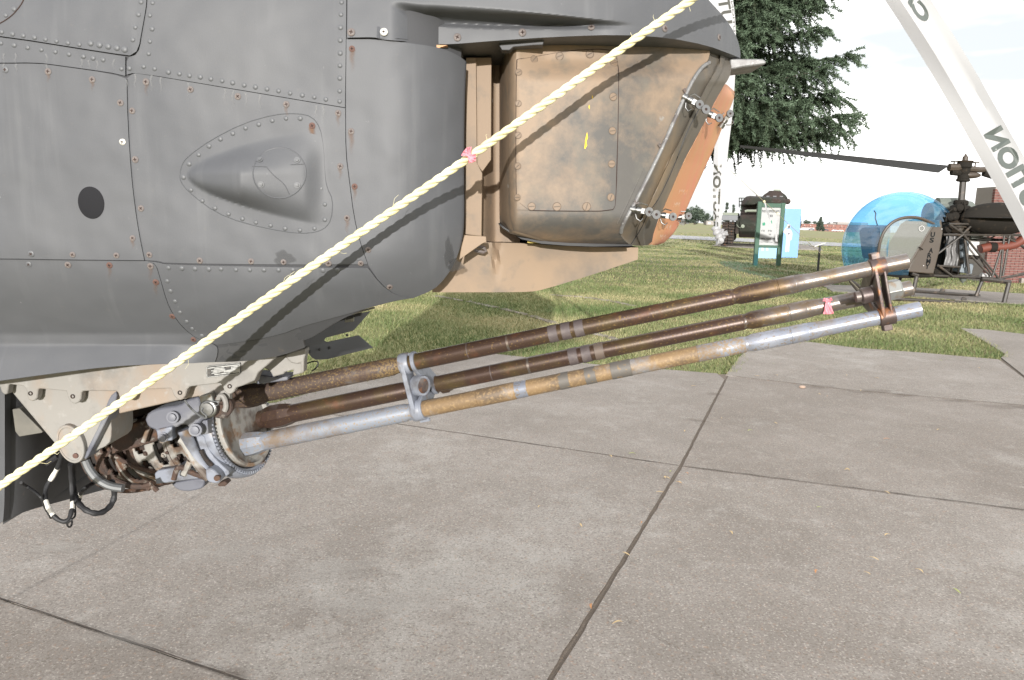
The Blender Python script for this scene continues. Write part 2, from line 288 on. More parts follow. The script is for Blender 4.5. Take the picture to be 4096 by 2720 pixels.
class MB:
    """collects shapes of ONE part"""
    def __init__(s): s.v = []; s.f = []; s.m = []
    def add(s, vs, fs, mi=0):
        o = len(s.v); s.v += [Vector(v) for v in vs]; s.f += [tuple(i + o for i in f) for f in fs]; s.m += [mi] * len(fs); return s
    def box(s, a, b, mi=0):
        (x0, y0, z0), (x1, y1, z1) = a, b
        return s.add([(x, y, z) for z in (z0, z1) for y in (y0, y1) for x in (x0, x1)],
                     [(0, 2, 3, 1), (4, 5, 7, 6), (0, 1, 5, 4), (2, 6, 7, 3), (0, 4, 6, 2), (1, 3, 7, 5)], mi)
    def obox(s, c, ax, ay, az, mi=0):
        c, ax, ay, az = map(Vector, (c, ax, ay, az))
        return s.add([c + ax * i + ay * j + az * k for k in (-1, 1) for j in (-1, 1) for i in (-1, 1)],
                     [(0, 2, 3, 1), (4, 5, 7, 6), (0, 1, 5, 4), (2, 6, 7, 3), (0, 4, 6, 2), (1, 3, 7, 5)], mi)
    def tube(s, pts, r, seg=8, mi=0, cap=True):
        pts = [Vector(p) for p in pts]; n = len(pts); rs = r if isinstance(r, (list, tuple)) else [r] * n
        vs = []; fs = []; up = None
        for i, p in enumerate(pts):
            t = (pts[min(i + 1, n - 1)] - pts[max(i - 1, 0)]).normalized()
            if up is None: up = t.orthogonal().normalized()
            up = (up - t * up.dot(t)); up = up.normalized() if up.length > 1e-6 else t.orthogonal().normalized()
            w = t.cross(up)
            for k in range(seg):
                a = 2 * math.pi * k / seg; vs.append(p + (up * math.cos(a) + w * math.sin(a)) * rs[i])
        for i in range(n - 1):
            for k in range(seg):
                k2 = (k + 1) % seg; fs.append((i * seg + k, i * seg + k2, (i + 1) * seg + k2, (i + 1) * seg + k))
        if cap: fs.append(tuple(range(seg))[::-1]); fs.append(tuple((n - 1) * seg + k for k in range(seg)))
        return s.add(vs, fs, mi)
    def lathe(s, o, axis, prof, seg=32, mi=0, ref=None, cap=True, a0=0.0):
        o = Vector(o); axis = Vector(axis).normalized(); u = Vector(ref) if ref else axis.orthogonal()
        u = (u - axis * u.dot(axis)).normalized(); w = axis.cross(u); vs = []; fs = []
        for t, r in prof:
            for k in range(seg):
                a = a0 + 2 * math.pi * k / seg; vs.append(o + axis * t + (u * math.cos(a) + w * math.sin(a)) * r)
        n = len(prof)
        for i in range(n - 1):
            for k in range(seg):
                k2 = (k + 1) % seg; fs.append((i * seg + k, i * seg + k2, (i + 1) * seg + k2, (i + 1) * seg + k))
        if cap: fs.append(tuple(range(seg))[::-1]); fs.append(tuple((n - 1) * seg + k for k in range(seg)))
        return s.add(vs, fs, mi)
    def prism(s, poly, vec, mi=0, mi_side=None):
        """poly: list of 3D points, vec: extrusion"""
        vec = Vector(vec); n = len(poly); vs = [Vector(p) for p in poly] + [Vector(p) + vec for p in poly]
        s.add(vs, [tuple(range(n)), tuple(range(2 * n - 1, n - 1, -1))], mi)
        o = len(s.v) - 2 * n
        for i in range(n):
            j = (i + 1) % n; s.f.append((o + i, o + n + i, o + n + j, o + j)); s.m.append(mi if mi_side is None else mi_side)
        return s
    def sphere(s, c, r, seg=16, rings=10, mi=0, ax=None):
        c = Vector(c); rx, ry, rz = (r, r, r) if not isinstance(r, (tuple, list)) else r; vs = []; fs = []
        for i in range(rings + 1):
            th = math.pi * i / rings
            for k in range(seg):
                a = 2 * math.pi * k / seg; vs.append(c + Vector((rx * math.sin(th) * math.cos(a), ry * math.sin(th) * math.sin(a), rz * math.cos(th))))
        for i in range(rings):
            for k in range(seg):
                k2 = (k + 1) % seg; fs.append((i * seg + k, (i + 1) * seg + k, (i + 1) * seg + k2, i * seg + k2))
        return s.add(vs, fs, mi)
    def build(s, name, m, parent=None, smooth=35, bevel=0, mw=None):
        me = bpy.data.meshes.new(name); me.from_pydata([tuple(v) for v in s.v], [], s.f)
        for p, i in zip(me.polygons, s.m): p.material_index = i
        bm = bmesh.new(); bm.from_mesh(me); bmesh.ops.recalc_face_normals(bm, faces=bm.faces); bm.to_mesh(me); bm.free()
        finish(me, smooth); o = link(name, me, m, parent, mw)
        if bevel:
            b = o.modifiers.new('bevel', 'BEVEL'); b.width = bevel; b.segments = 2; b.limit_method = 'ANGLE'; b.angle_limit = R(40)
            b.harden_normals = False
        return o
def chaikin(p, n):
    for _ in range(n):
        q = [p[0]]
        for a, b in zip(p, p[1:]):
            q += [(lerp(a[0], b[0], .25), lerp(a[1], b[1], .25)), (lerp(a[0], b[0], .75), lerp(a[1], b[1], .75))]
        p = q + [p[-1]]
    return p
def resample(p, n, sm=1):
    p = chaikin(list(p), sm) if len(p) > 2 else list(p)
    d = [0]
    for a, b in zip(p, p[1:]): d.append(d[-1] + math.hypot(b[0] - a[0], b[1] - a[1]))
    out = []; j = 0
    for i in range(n + 1):
        t = d[-1] * i / n
        while j < len(p) - 2 and d[j + 1] < t: j += 1
        k = (t - d[j]) / max(1e-9, d[j + 1] - d[j]); out.append((lerp(p[j][0], p[j + 1][0], k), lerp(p[j][1], p[j + 1][1], k)))
    return out
def patch(name, top, bottom, left, right, depth, m, parent=None, nu=40, nv=30, gap=2.0, back=0.006, backY=None, sm=1, smooth=40, off=0.0, pre=None):
    """skin piece: four edge curves traced on the photograph, laid on a surface depth(px, py); closed solid"""
    N = 200
    T, B, L, Q = resample(top, N, sm), resample(bottom, N, sm), resample(left, N, sm), resample(right, N, sm)
    wpx = math.hypot(T[-1][0] - T[0][0], T[-1][1] - T[0][1]) / 2 + math.hypot(B[-1][0] - B[0][0], B[-1][1] - B[0][1]) / 2
    hpx = math.hypot(L[-1][0] - L[0][0], L[-1][1] - L[0][1]) / 2 + math.hypot(Q[-1][0] - Q[0][0], Q[-1][1] - Q[0][1]) / 2
    eu = gap / max(wpx, 1); ev = gap / max(hpx, 1)
    def at(P, t):
        x = t * N; i = min(int(x), N - 1); k = x - i; return lerp(P[i][0], P[i + 1][0], k), lerp(P[i][1], P[i + 1][1], k)
    V = []
    for j in range(nv + 1):
        v = lerp(ev, 1 - ev, j / nv)
        for i in range(nu + 1):
            u = lerp(eu, 1 - eu, i / nu)
            t, b, l, r = at(T, u), at(B, u), at(L, v), at(Q, v); c = []
            for k in (0, 1):
                c.append((1 - v) * t[k] + v * b[k] + (1 - u) * l[k] + u * r[k]
                         - ((1 - u) * (1 - v) * T[0][k] + u * (1 - v) * T[-1][k] + (1 - u) * v * B[0][k] + u * v * B[-1][k]))
            V.append(U(c[0], c[1], depth(c[0], c[1]) - off))
    n = len(V); W = nu + 1
    V += [Vector((p.x, backY, p.z)) if backY else p + Vector((0, back + off, 0)) for p in V]
    Fc = []
    for j in range(nv):
        for i in range(nu):
            a = j * W + i; Fc.append((a, a + W, a + W + 1, a + 1))
    border = [i for i in range(W)] + [j * W + nu for j in range(1, nv + 1)] + [nv * W + i for i in range(nu - 1, -1, -1)] + [j * W for j in range(nv - 1, 0, -1)]
    nf = len(Fc)
    for a, b in zip(border, border[1:] + border[:1]): Fc.append((a, b, b + n, a + n))
    for j in range(nv):
        for i in range(nu):
            a = n + j * W + i; Fc.append((a, a + 1, a + W + 1, a + W))
    me = bpy.data.meshes.new(name); me.from_pydata([tuple(v) for v in V], [], Fc); finish(me, smooth)
    return link(name, me, m, parent)
def plate(name, px, Y, th, m, parent=None, bevel=0.0012, sm=0, vec=None, hole=None):
    """flat piece: outline traced on the photograph at depth Y (number or function), thickness th away from the camera"""
    if sm: px = chaikin(list(px) + [px[0]], sm)[:-1]
    P = [U(x, y, Y(x, y) if callable(Y) else Y) for x, y in px]
    return MB().prism(P, vec if vec is not None else (0, th, 0)).build(name, m, parent, 30, bevel)
def surf_frame(depth, x, y):
    p = U(x, y, depth(x, y)); e = 4
    a = U(x + e, y, depth(x + e, y)) - U(x - e, y, depth(x - e, y)); b = U(x, y + e, depth(x, y + e)) - U(x, y - e, depth(x, y - e))
    nn = a.cross(b).normalized()
    if nn.y > 0: nn = -nn
    xx = (a - nn * a.dot(nn)).normalized(); yy = nn.cross(xx)
    m = Matrix((xx, yy, nn)).transposed().to_4x4(); m.translation = p; return m
def text_geo(body, size=1.0, spacing=1.0, bold=0.0):
    c = bpy.data.curves.new('txt', 'FONT'); c.body = body; c.size = size; c.space_character = spacing; c.offset = bold; c.resolution_u = 4
    c.align_x = 'CENTER'; c.align_y = 'CENTER'
    o = bpy.data.objects.new('txt', c); COL.objects.link(o); me = bpy.data.meshes.new_from_object(o)
    bm = bmesh.new(); bm.from_mesh(me); bmesh.ops.triangulate(bm, faces=bm.faces)
    vs = [tuple(v.co) for v in bm.verts]; fs = [tuple(v.index for v in f.verts) for f in bm.faces]; bm.free()
    bpy.data.objects.remove(o); bpy.data.meshes.remove(me); bpy.data.curves.remove(c); return vs, fs
# ================================================================ the ground
gy = [-60, 0, 20, 40, 45, 50, 60, 75, 95, 120, 160, 220, 300, 400, 520, 650, 800, 1000, 1300, 1700]; gr = [-40, -6, -2, -1, -.5, -.2, 0, .08, .12, .17, .21, .25, .29, .33, .37, .41, .45, .5, .7, 1, 2, 6, 40]
gv = []; gf = []
for y in gy:
    for r_ in gr: x = r_ * max(y, 45); gv.append((x, y, terr(x, y)))
for j in range(len(gy) - 1):
    for i in range(len(gr) - 1): a = j * len(gr) + i; gf.append((a, a + 1, a + len(gr) + 1, a + len(gr)))
tag(link('ground', mesh('ground', gv, gf, 60), M['grass']), kind='structure')
def inset(poly, offs):
    n = len(poly); area = sum(poly[i][0] * poly[(i + 1) % n][1] - poly[(i + 1) % n][0] * poly[i][1] for i in range(n)); sg = 1 if area > 0 else -1
    lines = []
    for i in range(n):
        a = Vector(poly[i]); b = Vector(poly[(i + 1) % n]); d = (b - a).normalized(); nn = Vector((-d.y, d.x)) * sg; lines.append((a + nn * offs[i], d))
    out = []
    for i in range(n):
        p, d = lines[i - 1]; q, e = lines[i]; den = d.x * e.y - d.y * e.x
        if abs(den) < 0.05: out.append(q)
        else:
            t = ((q.x - p.x) * e.y - (q.y - p.y) * e.x) / den; out.append(p + d * t)
    return out
pav_outline = [(-1500, 1248), (1050, 1630), (1106, 1621), (1352, 1551), (1529, 1523), (1700, 1470), (1935, 1419), (2103, 1437), (2400, 1468), (2600, 1482), (2868, 1503),
               (2925, 1500), (2955, 1436), (3000, 1400), (3221, 1372), (3424, 1398), (3677, 1417), (3994, 1445), (4020, 1425), (3950, 1379), (3842, 1319), (3950, 1325), (4096, 1343), (5200, 1430),
               (5200, 3900), (-1500, 3900)]
pav_xy = [G(*p).to_2d() for p in pav_outline]
pav = mesh('pavement', [(p.x, p.y, 0.014) for p in pav_xy], [tuple(range(len(pav_xy)))])
pav_o = tag(link('pavement', pav, M['joint']), kind='structure')
SL = [
    ([(-1500, 1906), (1989, 3089), (1697, 3600), (1500, 3900), (-1500, 3900)], {1: .011, 2: .011}),
    ([(-1500, 1248), (1050, 1628), (1600, 1710), (2722, 1878), (1989, 3089), (-1500, 1906)], {3: .011}),
    ([(1050, 1630), (1106, 1621), (1352, 1551), (1529, 1523), (1700, 1470), (1935, 1419), (2103, 1437), (2400, 1468), (2600, 1482), (2868, 1503), (2900, 1530), (2722, 1878), (1600, 1710)], {10: .010}),
    ([(2722, 1878), (2908, 1512), (3400, 1570), (4096, 1632), (4262, 1648), (5200, 1730), (5200, 2201), (4096, 2057)], {0: .010}),
    ([(2900, 1510), (2955, 1436), (3000, 1400), (3221, 1372), (3424, 1398), (3677, 1417), (3994, 1445), (4120, 1540), (4262, 1648), (4096, 1632), (3400, 1570)], {}),
    ([(4002, 1438), (4020, 1425), (3950, 1379), (3842, 1319), (3950, 1325), (4096, 1343), (5200, 1430), (5200, 1730), (4262, 1648), (4130, 1540)], {}),
    ([(2722, 1878), (4096, 2057), (5200, 2201), (5200, 3900), (1500, 3900), (1697, 3600), (1989, 3089)], {4: .011, 5: .011, 6: .011}),
]
for k, (pl, sp) in enumerate(SL):
    P = [G(*p).to_2d() for p in pl]; P = inset(P, [sp.get(i, 0.0025) for i in range(len(P))]); Q_ = []; rj = random.Random(k)
    for i, p in enumerate(P):   # worn, slightly ragged slab edges
        Q_.append(p); q = P[(i + 1) % len(P)]; e = q - p
        if e.length < 40 and min(p.length, q.length) < 16:
            n_ = max(1, int(min(e.length, 14) / .07)); nn = Vector((-e.y, e.x)).normalized()
            for t in range(1, n_): Q_.append(p + e * (t / n_) + nn * rj.gauss(0, .0016 if i in sp else .0010))
    P = Q_
    zt = 0.020 + 0.002 * (k % 3)
    MB().prism([Vector((p.x, p.y, zt)) for p in P], (0, 0, -0.0055)).build('slab', CONC[(1, 0, 0, 1, 2, 0, 2)[k]], pav_o, 0, 0)
# cracks and dirt on the slabs
def crack(pts, w):
    P = [G(*p, .0245) for p in resample(pts, 40, 1)]; vs = []; random.seed(len(pts))
    for i, p in enumerate(P):
        d = (P[min(i + 1, 40)] - P[max(i - 1, 0)]).normalized(); n_ = Vector((-d.y, d.x, 0)); ww = w * random.uniform(.4, 1.2); j_ = n_ * random.uniform(-.006, .006); vs += [p + j_ - n_ * ww, p + j_ + n_ * ww]
    link('crack', mesh('crack', vs, [(2 * i, 2 * i + 2, 2 * i + 3, 2 * i + 1) for i in range(40)]), M['joint'], pav_o)
M['joint_dark'] = mat('joint_dark_dirt', (0.040, 0.032, 0.026), .95, layers=[lay((0.075, 0.058, 0.045), 30, .5, .7)])  # dark dirt of the narrow strips laid along the joints
def joint(pts, w):
    for a, b in zip(pts, pts[1:]):
        A, B = G(*a) + Vector((0, 0, .0247)), G(*b) + Vector((0, 0, .0247)); n = max(2, int((B - A).length / .06)); d = (B - A).normalized(); q = Vector((-d.y, d.x, 0)); vs = []
        for i in range(n + 1): p = A.lerp(B, i / n) + q * random.gauss(0, .0012); ww = w * random.uniform(.6, 1.2); vs += [p - q * ww, p + q * ww]
        link('joint', mesh('joint', vs, [(2 * i, 2 * i + 2, 2 * i + 3, 2 * i + 1) for i in range(n)]), M['joint_dark'], pav_o)
joint([(1050, 1629), (1600, 1710), (2712, 1877)], .0042); joint([(2735, 1880), (4096, 2057), (5200, 2201)], .0048); joint([(2945, 1516), (3400, 1570), (4096, 1632), (4262, 1648), (4900, 1704)], .0055); joint([(-1500, 1906), (0, 2415), (900, 2720), (1975, 3085)], .0038)
Zg = crop(2000, 1800, 1.1264); crack(Zg((560, 745), (600, 780), (700, 840), (790, 880), (850, 930), (920, 960), (985, 1000), (1000, 1060)), .0011); crack(crop(2600, 1100, 1.578)((1760, 770), (1800, 790), (1870, 800)), .0016)
M['dirt'] = stain_mat('dirt_film', (0.10, 0.070, 0.048)); M['pale'] = stain_mat('pale_film', (0.40, 0.375, 0.34))
def ground_blot(p, rx, ry, peak, m, seed):
    c = G(*p, .0252); rr = random.Random(seed); n = 40; vs = [c]; fd = [peak]; fs = []; ph = [rr.uniform(0, 6.28) for _ in range(4)]
    for q, f_ in ((.4, .95), (.75, .6), (1.0, 0)):
        for k in range(n):
            a = 2 * math.pi * k / n; r_ = q * (1 + .22 * math.sin(2 * a + ph[0]) + .15 * math.sin(5 * a + ph[1]) + .1 * math.sin(9 * a + ph[2])); vs.append(c + Vector((rx * r_ * math.cos(a), ry * r_ * math.sin(a), 0))); fd.append(peak * f_ * rr.uniform(.5, 1))
    for k in range(n):
        k2 = (k + 1) % n; fs.append((0, 1 + k, 1 + k2))
        for q in (0, 1): fs.append((1 + q * n + k, 1 + q * n + n + k, 1 + q * n + n + k2, 1 + q * n + k2))
    me = mesh('dirt_patch', vs, fs); at = me.attributes.new('fade', 'FLOAT', 'POINT'); at.data.foreach_set('value', fd); link('dirt_patch' if m == 'dirt' else 'pale_stain', me, M[m], pav_o)
for i, (x, y, rx) in enumerate(((1075, 705, .20), (1390, 733, .22), (1605, 758, .14), (1940, 793, .14), (2310, 832, .26), (295, 917, .10), (405, 750, .10))): ground_blot(crop(2600, 1100, 1.578)((x, y))[0], rx, rx * .45, .24, 'dirt', i)
for i, (x, y, rx, ry, pk) in enumerate(((1330, 2280, .20, .10, .35), (1500, 2420, .25, .10, .30), (900, 2210, .22, .12, .28), (240, 2190, .14, .05, .4), (1750, 2330, .2, .09, .25), (470, 2560, .18, .06, .2))): ground_blot((x, y), rx, ry, pk, 'pale', 20 + i)
ground_blot((945, 2690), .05, .03, .35, 'dirt', 40)
# buried kerb fragments showing through the turf
frs = [((1745, 1186), (1850, 1205)), ((1870, 1208), (1985, 1233)), ((2010, 1238), (2110, 1262)), ((2125, 1266), (2220, 1296)), ((2232, 1300), (2320, 1324)), ((2370, 1335), (2480, 1366)), ((2200, 1182), (2330, 1190)), ((2345, 1192), (2440, 1206)), ((2455, 1208), (2535, 1226))]
M['kerb'] = mat('weathered_kerb', (0.17, 0.145, 0.115), .9, layers=[lay((0.30, 0.275, 0.24), 4, .5, .68, detail=8), lay((0.09, 0.08, 0.05), 9, .5, .66, detail=8)], bump=(60, .8, .01))
kb = thing('buried_kerb', 'broken line of pale kerb fragments half sunk in the grass behind the gun', 'kerb', G(2000, 1240))
for a, b in frs:
    A, B = G(*a), G(*b); d = (B - A).normalized(); w = Vector((-d.y, d.x, 0)); pts = []
    for t in np.linspace(0, 1, 7): pts.append(A.lerp(B, t) + w * (0.05 + random.uniform(-.025, .03)))
    for t in np.linspace(1, 0, 7): pts.append(A.lerp(B, t) - w * (0.05 + random.uniform(-.025, .03)))
    MB().prism([p + Vector((0, 0, 0.020)) for p in pts], (0, 0, -0.018)).build('kerb_fragment', M['kerb'], kb, 0, 0.006)
# path under the bubble helicopter, pad under the tank, road
def sheet(name, px, z, th, m, kind='structure'):
    return tag(MB().prism([G(*p) + Vector((0, 0, z)) for p in px], (0, 0, -th)).build(name, m, None, 0, 0.01), kind=kind)
sheet('path', [(3285, 1143), (3520, 1150), (3820, 1163), (4096, 1180), (5600, 1290), (5600, 1345), (4096, 1222), (3850, 1207), (3620, 1185), (3330, 1170)], 0.03, 0.025, M['concrete'])
sheet('tank_pad', [(2850, 985), (2898, 976), (3260, 985), (3290, 1004), (3030, 997)], 0.06, 0.05, M['concrete'])
rl = [(1500, 900, 909), (2200, 925, 936), (2680, 941, 955), (2900, 951, 965), (3200, 965, 979), (3400, 974, 989), (3700, 989, 1005), (4096, 1008, 1025), (4700, 1040, 1060)]
rv_ = []; rf_ = []
for nx, a, b in rl: rv_ += [Gt(nx, a) + Vector((0, 0, .03)), Gt(nx, b) + Vector((0, 0, .03))]
for i in range(len(rl) - 1): rf_.append((2 * i, 2 * i + 1, 2 * i + 3, 2 * i + 2))
tag(link('road', mesh('road', rv_, rf_), M['asphalt']), kind='structure')

# grass blades
def in_poly(x, y, poly):
    c = np.zeros(len(x), bool); n = len(poly)
    for i in range(n):
        x0, y0 = poly[i]; x1, y1 = poly[(i + 1) % n]
        k = ((y0 > y) != (y1 > y)) & (x < (x1 - x0) * (y - y0) / (y1 - y0 + 1e-12) + x0); c ^= k
    return c
rng = np.random.default_rng(3)
path_xy = [tuple(G(*p).to_2d()) for p in [(3285, 1143), (3520, 1150), (3820, 1163), (4096, 1180), (5600, 1290), (5600, 1345), (4096, 1222), (3850, 1207), (3620, 1185), (3330, 1170)]]
def blades(n, y0, y1, h, w, power=1.0):
    d = y0 + (y1 - y0) * rng.random(n) ** power
    x = d * rng.uniform(-0.36, 0.80, n); y = d
    k = ~in_poly(x, y, [tuple(p) for p in pav_xy]) & ~in_poly(x, y, path_xy)
    x, y = x[k], y[k]; n = len(x)
    pn = np.array([mnoise.fractal(Vector((a * .55, b * .55, 0)), 1, 2, 4) for a, b in zip(x, y)])
    tint = np.clip(0.48 + 0.55 * pn + rng.normal(0, .17, n), 0, 1)
    hh = h * rng.uniform(.5, 1.25, n) * (1.15 - .45 * tint); ww = w * rng.uniform(.6, 1.3, n) * (d[k] / y0) ** .7
    an = rng.uniform(0, math.pi, n); le = rng.normal(0, .45, (n, 2)) * hh[:, None]
    v = np.zeros((n, 3, 3)); v[:, 0, 0] = x - np.cos(an) * ww; v[:, 0, 1] = y - np.sin(an) * ww; v[:, 1, 0] = x + np.cos(an) * ww; v[:, 1, 1] = y + np.sin(an) * ww
    tz = np.array([terr(a, b) for a, b in zip(x, y)]) if y1 > 45 else np.zeros(n); v[:, 0, 2] = tz; v[:, 1, 2] = tz; hh = hh + tz
    v[:, 2, 0] = x + le[:, 0]; v[:, 2, 1] = y + le[:, 1]; v[:, 2, 2] = hh
    return v.reshape(-1, 3), np.repeat(tint, 3)
def tri_mesh(name, V, tint):
    me = bpy.data.meshes.new(name); n = len(V); me.vertices.add(n); me.vertices.foreach_set('co', V.astype(np.float32).ravel())
    me.loops.add(n); me.loops.foreach_set('vertex_index', np.arange(n, dtype=np.int32)); me.polygons.add(n // 3)
    me.polygons.foreach_set('loop_start', np.arange(0, n, 3, dtype=np.int32)); me.polygons.foreach_set('loop_total', np.full(n // 3, 3, np.int32))
    a = me.attributes.new('tint', 'FLOAT', 'POINT'); a.data.foreach_set('value', tint.astype(np.float32)); me.update(); me.validate(); return me
va, ta = blades(170000, 5.8, 16, .045, .0042, 1.0); vb, tb = blades(120000, 16, 40, .05, .010, 1.2); vc, tcc = blades(30000, 38, 90, .07, .03, 1.3)
tag(link('grass', tri_mesh('grass', np.vstack([va, vb, vc]), np.concatenate([ta, tb, tcc])), M['blade']), 'short green and straw coloured turf around the concrete slabs', 'grass', kind='stuff')
# ragged turf and dry litter along the slab edge
ev = []; et = []
for a, b in zip(pav_outline[1:22], pav_outline[2:23]):
    A, B = G(*a), G(*b); L = (B - A).length; d = (B - A).normalized(); w = Vector((-d.y, d.x, 0))
    for i in range(int(L * 260)):
        p = A.lerp(B, random.random()) + w * random.gauss(.02, .04); an = random.uniform(0, 3.14); h = random.uniform(.015, .06); s = random.uniform(.003, .006)
        c = Vector((math.cos(an) * s, math.sin(an) * s, 0)); ev += [p - c, p + c, p + Vector((random.gauss(0, .025), random.gauss(0, .025), h))]; et += [min(1, max(0, random.gauss(.45, .25)))] * 3
tag(link('edge_grass', tri_mesh('edge_grass', np.array([tuple(v) for v in ev]), np.array(et)), M['blade']), 'ragged turf creeping over the rim of the concrete slabs', 'grass', kind='stuff')
# fallen leaves
leaf_m = [mat('leaf_straw', (0.45, 0.33, 0.17), 0.7), mat('leaf_green', (0.30, 0.34, 0.10), 0.7), mat('leaf_orange', (0.42, 0.20, 0.08), 0.7)]
def leaf_mesh(i):
    n = 6; vs = []; fs = []
    for k in range(n + 1):
        t = k / n; wd = 0.22 * math.sin(math.pi * min(1, t * .93 + .05)) + .01; z = .12 * math.sin(t * 3.1) + .03 * (i % 3); c = .18 * math.sin(t * 2.4 + i)
        vs += [(t - .5, c - wd / 2, z + .04), (t - .5, c, z), (t - .5, c + wd / 2, z + .04)]
    for k in range(n): 
        for q in (0, 1): fs.append((k * 3 + q, k * 3 + q + 1, k * 3 + q + 4, k * 3 + q + 3))
    return mesh('fallen_leaf', vs, fs, 60)
leaf_px = crop(2000, 1800, 1.1264)((178, 278), (367, 363), (595, 36), (495, 47), (838, 125), (804, 168), (748, 147), (1035, 398), (1437, 282), (1745, 408), (1427, 577), (1683, 517), (1650, 582), (1884, 573), (2055, 665), (1742, 212), (632, 350), (718, 213), (527, 810), (568, 493), (770, 117), (1563, 106), (415, 735)) \
    + crop(2600, 1100, 1.578)((222, 1011), (450, 925), (792, 957), (632, 1008), (1066, 770), (1115, 784), (1326, 748), (1430, 668), (1236, 650), (780, 575), (1820, 1000), (1490, 1058), (272, 720), (1120, 582), (2075, 602), (1830, 555), (1240, 1254), (180, 1340), (100, 1308), (675, 655), (797, 650))
for i, p in enumerate(leaf_px):
    me = leaf_mesh(i); s = 0.040 if i % 4 else 0.028; q = G(*p)
    o = link('fallen_leaf', me, leaf_m[(0, 0, 1, 0, 2, 0)[i % 6]], None, Matrix.Translation(q + Vector((0, 0, .026))) @ Matrix.Rotation(random.uniform(0, 6.28), 4, 'Z') @ Matrix.Scale(s, 4))
    tag(o, 'small narrow dry leaf lying loose on the concrete slabs', 'leaf', 'fallen leaves on the slabs')
st = MB().sphere((0, 0, 0), (.03, .022, .014), 10, 6); 
tag(st.build('pebble', mat('pebble', (0.30, 0.22, 0.17), .8, bump=(60, .5)), None, 50, 0, Matrix.Translation(G(3208, 1561) + Vector((0, 0, .03)))), 'single brown pebble lying on the far slab beyond the cross joint', 'pebble')

# ================================================================ attack helicopter
heli = thing('attack_helicopter', 'dark grey attack helicopter nose with riveted panels, filling the left of the picture', 'helicopter', (-0.5, 1.8, 0))
L5b = [(590, 1044), (622, 1054), (640, 1110), (665, 1200), (690, 1255), (730, 1310), (790, 1357), (870, 1380)]
BOT = [(870, 1380), (1000, 1364), (1130, 1337), (1200, 1308), (1400, 1254), (1560, 1207), (1650, 1192)]
HB = [(-1200, 1660), (-300, 1565), (0, 1524), (200, 1496), (440, 1466), (650, 1456), (860, 1450)]
def yb(x): return pw(BOT, x)
def hullY(x, y):
    Y = 1.36 + 0.03 * max(0, (250 - y) / 500) ** 2
    wl = 1 - sstep(620, 1000, x)
    t = max(0, (y - 960) / 400.0)
    Y += 0.075 * min(t, 1.05) ** 2 * (wl + (1 - wl) * 0.22)
    f = max(0, (y - 1335) / 160.0); Y -= wl * 0.045 * f * (1 if f < 1 else 1)
    n = max(0, (x - 1480) / 380.0); Y += 0.085 * n ** 2.6
    if x > 640:
        q = max(0, (y - (yb(x) - 330)) / 330.0); Y += 0.05 * q ** 2.6 * sstep(640, 1000, x)
    # raised lip under the window strip on the left
    return Y
def blister(x, y):
    """teardrop swelling: steep below, gentle above, sinking back into the panel towards the nose"""
    u = (x - 752) / 500.0
    if u <= 0 or u > 1.12: return 0
    h = 190 * u ** 0.55; v = (y - lerp(700, 703, u)) / h
    if abs(v) >= 1: return 0
    H = 0.040 * min(1, u / .42) ** 0.75 if u < .42 else 0.040 * lerp(1, .30, (u - .42) / .58)
    H *= 1 - sstep(0.92, 1.12, u)
    return H * ((1 - v * v) ** 1.7 if v < 0 else (1 - v ** 4) ** 1.3)
def panelD(x, y): return hullY(x, y) - blister(x, y)
core = patch('hull_core', [(-1200, -700), (300, -700), (1840, -700)], HB + [(1200, 1380), (1400, 1254), (1560, 1207), (1650, 1192)], [(-1200, -700), (-1200, 1660)],
             [(1840, -700), (1845, 200), (1846, 700), (1846, 900), (1830, 1000), (1790, 1080), (1736, 1155), (1650, 1192)], lambda x, y: hullY(x, y) + 0.0042, M['hull_dark'], heli, 60, 50, 0, backY=2.24, sm=1)
def panel(name, t, b, l, r, nu, nv, depth=hullY, off=0.0, m='hull', gap=1.1, sm=1): return patch(name, t, b, l, r, depth, M[m], heli, nu, nv, gap, 0.012, None, sm, 40, off)
SEAM = [(507, 314), (511, 492), (525, 700), (540, 830), (556, 935), (578, 1042)]
NSEAM = [(1382, 432), (1383, 612), (1396, 712), (1415, 865), (1441, 972), (1472, 1058)]
pA = panel('window_sill_panel', [(-1200, -700), (615, -700)], [(-1200, -10), (0, 142), (440, 212), (520, 222)], [(-1200, -700), (-1200, -10)], [(615, -700), (590, 0), (566, 130), (556, 190), (540, 216), (520, 222)], 30, 30, off=0.002, gap=0.9)
pB = panel('upper_panel', [(617, -700), (1388, -700)], [(505, 300), (540, 290), (900, 350), (1381, 431)], [(617, -700), (592, 0), (568, 130), (558, 196), (543, 221), (522, 227), (505, 229), (505, 300)], [(1388, -700), (1387, 0), (1381, 431)], 40, 40)
pS = panel('sill_strip', [(-1200, -6), (0, 146), (440, 216), (502, 226)], [(-1200, 252), (0, 252), (150, 250), (240, 262), (450, 291), (502, 304)], [(-1200, -6), (-1200, 252)], [(502, 226), (502, 304)], 30, 12,
           depth=lambda x, y: hullY(x, y) + 0.004 * sstep(30, 10, abs(y - pw([(0, 240), (160, 240), (450, 280)], x))) * 0)
pC = panel('door_panel', [(-1200, 254), (0, 254), (150, 252), (240, 264), (450, 294), (507, 314)], [(-1200, 1028), (0, 1035), (300, 1040), (578, 1042)], [(-1200, 254), (-1200, 1028)], SEAM, 40, 36, off=0.003)
pD = panel('middle_panel', [(507, 314), (525, 296), (548, 291), (900, 351), (1381, 433)], [(578, 1042), (640, 1046), (660, 1055), (1150, 1066), (1472, 1068)], SEAM, NSEAM, 130, 100, depth=panelD)
pE = panel('lower_fairing', [(-1200, 1031), (0, 1037), (300, 1042), (590, 1044)], HB, [(-1200, 1031), (-1200, 1660)], L5b + [(872, 1415), (860, 1450)], 50, 50)
